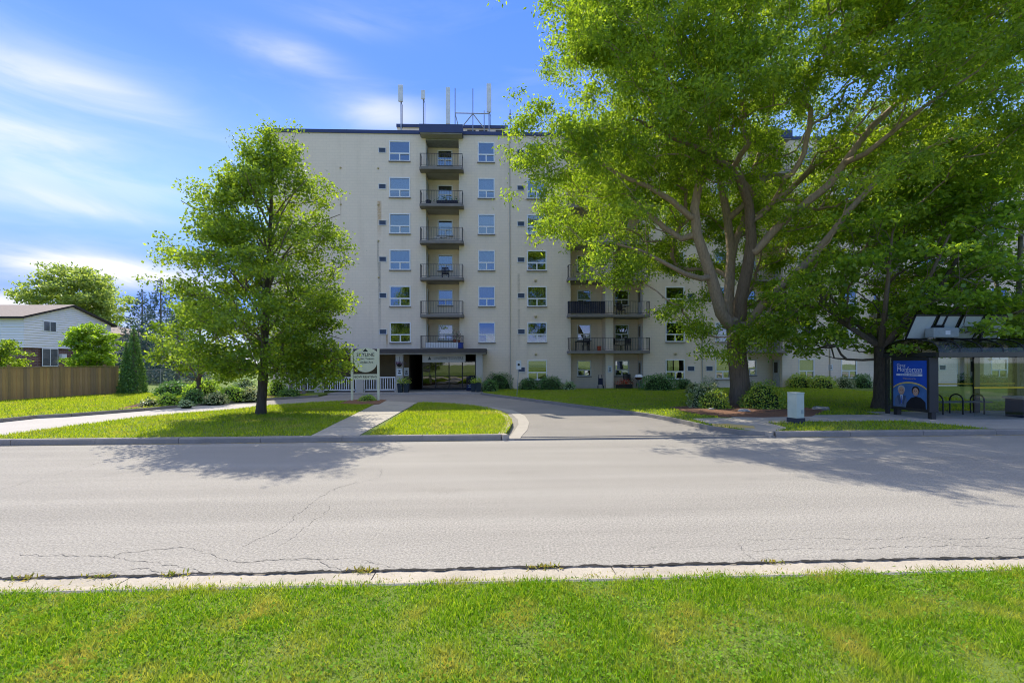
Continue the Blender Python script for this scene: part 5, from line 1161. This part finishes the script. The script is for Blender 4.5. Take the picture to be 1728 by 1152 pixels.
# garden tree with hanging lime foliage, trees beyond the fence
small_tree('garden_tree', 'low lime green tree leaning over the garden plants by the chain fence', (at(335, 650, 26).x, 26, .14), [(1.3, 1.2), (2.0, 2.2), (3.2, 2.4), (4.4, 1.8), (5.6, .5)], 230, leaf_linden, bark_grey, 35, tr_=.10, leaves=36, size=.13, fork=1.0, nl=6, gap=.2)
small_tree('broadleaf_tree', 'large round green tree towering behind the white house', (at(128, 600, 66).x, 66, 0), [(5, 4.2), (8, 5.9), (11, 6.0), (13.6, 4.4), (15.6, 1.2)], 560, leaf_far, bark_grey, 37, tr_=.4, leaves=55, size=.34, fork=4, nl=9, crad=1.0, gap=.2, width=.7)
small_tree('broadleaf_tree', 'compact dark green tree between the fence and the white house', (at(159, 610, 36).x, 36, .1), [(1.2, .9), (2.2, 1.35), (3.6, 1.4), (4.6, 1.0), (5.1, .4)], 300, leaf_maple, bark_grey, 38, tr_=.09, leaves=46, size=.15, fork=1.0, nl=6, gap=.3, crad=.34)
small_tree('broadleaf_tree', 'pale green rounded bush tree cut by the frame above the fence', (at(4, 610, 31).x, 31, .1), [(1.0, .7), (2.0, .95), (3.0, .9), (3.55, .3)], 150, leaf_linden, bark_grey, 39, tr_=.06, leaves=46, size=.12, fork=.9, nl=5, gap=.35, crad=.32)


def conifer(name, label, u, vt, Y, r, zb, lm, seed, n=5200, size=.30, tiers=True):
    rg = np.random.default_rng(seed); t = at(u, vt, Y); root = empty(name, (t.x, Y, 0), label=label, cat='tree')
    MB().tube([(0, 0, 0), (0, 0, t.z*.96)], [.22, .03], 8).build('trunk', bark_dark, root); Hh = t.z
    f = 1-np.sqrt(rg.random(n)); z = zb+(Hh-zb)*f; th = rg.random(n)*2*math.pi; rad = r*(1-f)**.85
    if tiers: tier = np.sin(z*5.2+np.sin(th*3))*.5+.5; rr = rad*(.25+.75*np.sqrt(rg.random(n)))*(.72+.28*tier)
    else: rr = rad*np.sqrt(.5+.5*rg.random(n))*(1+.08*np.sin(th*5+z*3))
    P = np.stack([np.cos(th)*rr, np.sin(th)*rr, z-(rr*.18 if tiers else 0)], 1); outv = np.stack([np.cos(th), np.sin(th), np.zeros(n)], 1)
    V = leaf_verts(rg, P, size, .38, .4 if tiers else .2, .1, out=outv*(0 if tiers else 1)); link(bpy.data.objects.new('crown', quads_mesh('crown', V, 4, lm)), root)


conifer('spruce_tree', 'dark blue-green spruce standing behind the beige house, shorter one', 240, 484, 57, 4.0, 1.5, leaf_spruce, 41)
conifer('spruce_tree', 'tallest blue-green spruce behind the cedar', 271, 467, 54, 4.4, 1.0, leaf_spruce, 42, 6500)
conifer('spruce_tree', 'broad blue spruce low behind the lime garden tree', 300, 520, 47, 4.2, .5, leaf_spruce, 43, 5000)
conifer('cedar_tree', 'tall narrow columnar cedar behind the chain link fence', 226, 546, 30.9, .78, .05, leaf_cedar, 44, 7000, .13, False)
conifer('cedar_tree', 'short narrow cedar leaning on the taller cedar', 213, 574, 30.8, .5, .05, leaf_cedar, 45, 3200, .12, False)

# ------------------------------------------------------------------ shrubs and garden plants
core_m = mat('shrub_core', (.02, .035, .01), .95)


def shrub(label, u0, u1, vt, vb, lm, size=.075, name='shrub', cat='shrub', z=.14, n=None, k=1., seed=None, ball=True, width=.55, upb=.3, Y=None):
    seed = seed or int(u0*7+u1); rg = np.random.default_rng(seed); g = gp((u0+u1)/2, vb, z)
    Yc = g.y if Y is None else Y; a, b = at(u0, vb, Yc), at(u1, vb, Yc); rx_ = (b.x-a.x)/2; ry_ = min(rx_*.9, .95); Yc2 = Yc+ry_*.6; hz = at((u0+u1)/2, vt, Yc).z-z
    root = empty(name, ((a.x+b.x)/2, Yc2, z), label=label, cat=cat); area = 4*rx_*hz+4*rx_*ry_
    n = n or int(min(9000, area*k*420*(.075/size)**1.6)); d = norm(rg.normal(size=(n, 3))); d[:, 2] = np.abs(d[:, 2])*1.0-.12; f = (.72+.30*rg.random(n)**.6)
    lump = np.array([1+.22*nz3(q*1.0+np.array([seed % 17, 0, 0]), 2.2)+.10*nz3(q, 6.) for q in d]); f = f*lump
    if ball: pw = np.stack([np.sign(d[:, 0])*np.abs(d[:, 0])**.85*rx_, d[:, 1]*ry_, np.sign(d[:, 2])*np.abs(d[:, 2])**.8*hz], 1)
    else: pw = np.stack([d[:, 0]*rx_, d[:, 1]*ry_, d[:, 2]*hz], 1)
    P = pw*f[:, None]; P[:, 2] = np.maximum(P[:, 2], .02); link(bpy.data.objects.new('foliage', quads_mesh('foliage', leaf_verts(rg, P, size, width, upb, 0, out=d*.6), 4, lm)), root)
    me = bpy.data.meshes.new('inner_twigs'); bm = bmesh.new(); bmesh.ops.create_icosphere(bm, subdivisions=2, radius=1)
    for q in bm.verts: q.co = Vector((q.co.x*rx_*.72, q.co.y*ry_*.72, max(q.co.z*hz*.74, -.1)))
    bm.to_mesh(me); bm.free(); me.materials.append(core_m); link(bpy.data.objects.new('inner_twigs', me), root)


YW = 32.4
for a in (
    ('large clipped dark green shrub right of the entrance column', 816, 869, 622, 657, leaf_yew, .07),
    ('small round shrub in front of the large one by the entrance', 811, 842, 637, 661, leaf_box, .06),
    ('low dark clipped shrub behind the leaning post sign', 874, 911, 635, 658, leaf_yew, .065),
    ('broad dark clipped shrub under the ground floor window', 905, 954, 633, 658, leaf_yew, .065),
    ('loose light green plant at the corner of the patio', 950, 973, 641, 658, leaf_grey, .11),
    ('wide bright green shrub right of the patio door', 1083, 1150, 628, 659, leaf_box, .085),
    ('short dark shrub below the window between two larger ones', 1142, 1172, 637, 657, leaf_yew, .07),
    ('dome shaped dark green shrub left of the locust trunk', 1169, 1222, 622, 654, leaf_yew, .07),
    ('golden green shrub at the wall right of the locust', 1336, 1378, 628, 655, leaf_gold, .085),
    ('yellow topped spreading shrub beneath the white notice', 1373, 1419, 631, 656, leaf_gold, .085),
    ('grey variegated shrub under the right ground floor window', 1417, 1448, 633, 655, leaf_var, .075),
    ('green shrub beside the maple trunk at the wall', 1446, 1480, 628, 655, leaf_box, .075),
    ('tall green shrub behind the bus shelter glass', 1598, 1652, 622, 650, leaf_box, .085),
    ('low dark hedge shrub seen through the shelter', 1650, 1702, 630, 652, leaf_yew, .08),
    ('shrub at the wall beyond the patchy trunk', 1704, 1760, 628, 652, leaf_box, .08)):
    shrub(*a)
for a in (
    ('cream variegated euonymus sprawling left of the locust trunk', 1168, 1236, 641, 688, leaf_var, .075),
    ('green and gold euonymus against the left of the locust trunk', 1185, 1240, 655, 690, leaf_gold, .07),
    ('broad golden green euonymus right of the locust trunk', 1262, 1337, 637, 690, leaf_gold, .07),
    ('white edged euonymus close behind the locust trunk', 1255, 1300, 640, 684, leaf_var, .07),
    ('small pale flowering plant tipping out beside the euonymus', 1160, 1190, 643, 664, leaf_var, .10)):
    shrub(*a, ball=False)
for a in (
    ('small green bush under the freestanding sign', 601, 634, 666, 677, leaf_lime, .06),
    ('white variegated hosta at the front end of the garden bed', 229, 262, 671, 686, leaf_var, .10),
    ('green perennial clump second in the garden bed', 255, 300, 661, 684, leaf_lime, .11),
    ('rounded green mound in the middle of the garden bed', 296, 340, 655, 681, leaf_box, .09),
    ('pale variegated clump behind the rounded mound', 335, 378, 660, 680, leaf_var, .10),
    ('silvery low plant at the drive kerb in the bed', 298, 322, 673, 685, leaf_grey, .08),
    ('lime perennial clump in the bed near the chain fence', 355, 412, 648, 676, leaf_lime, .11),
    ('white flowering clump left of the linden trunk', 392, 438, 650, 675, leaf_var, .10),
    ('grey green tall plant at the back of the bed', 385, 430, 632, 660, leaf_grey, .11),
    ('lime leafy shrub at the back of the garden bed', 300, 365, 636, 668, leaf_lime, .12),
    ('bushy green plant at the foot of the chain fence', 250, 310, 640, 668, leaf_box, .12),
    ('yellow green shrub just right of the linden trunk', 445, 482, 634, 668, leaf_lime, .10),
    ('low lavender like plant at the drive edge', 462, 504, 655, 669, leaf_cedar, .13)):
    shrub(*a, name='garden_plant', cat='plant', ball=False)
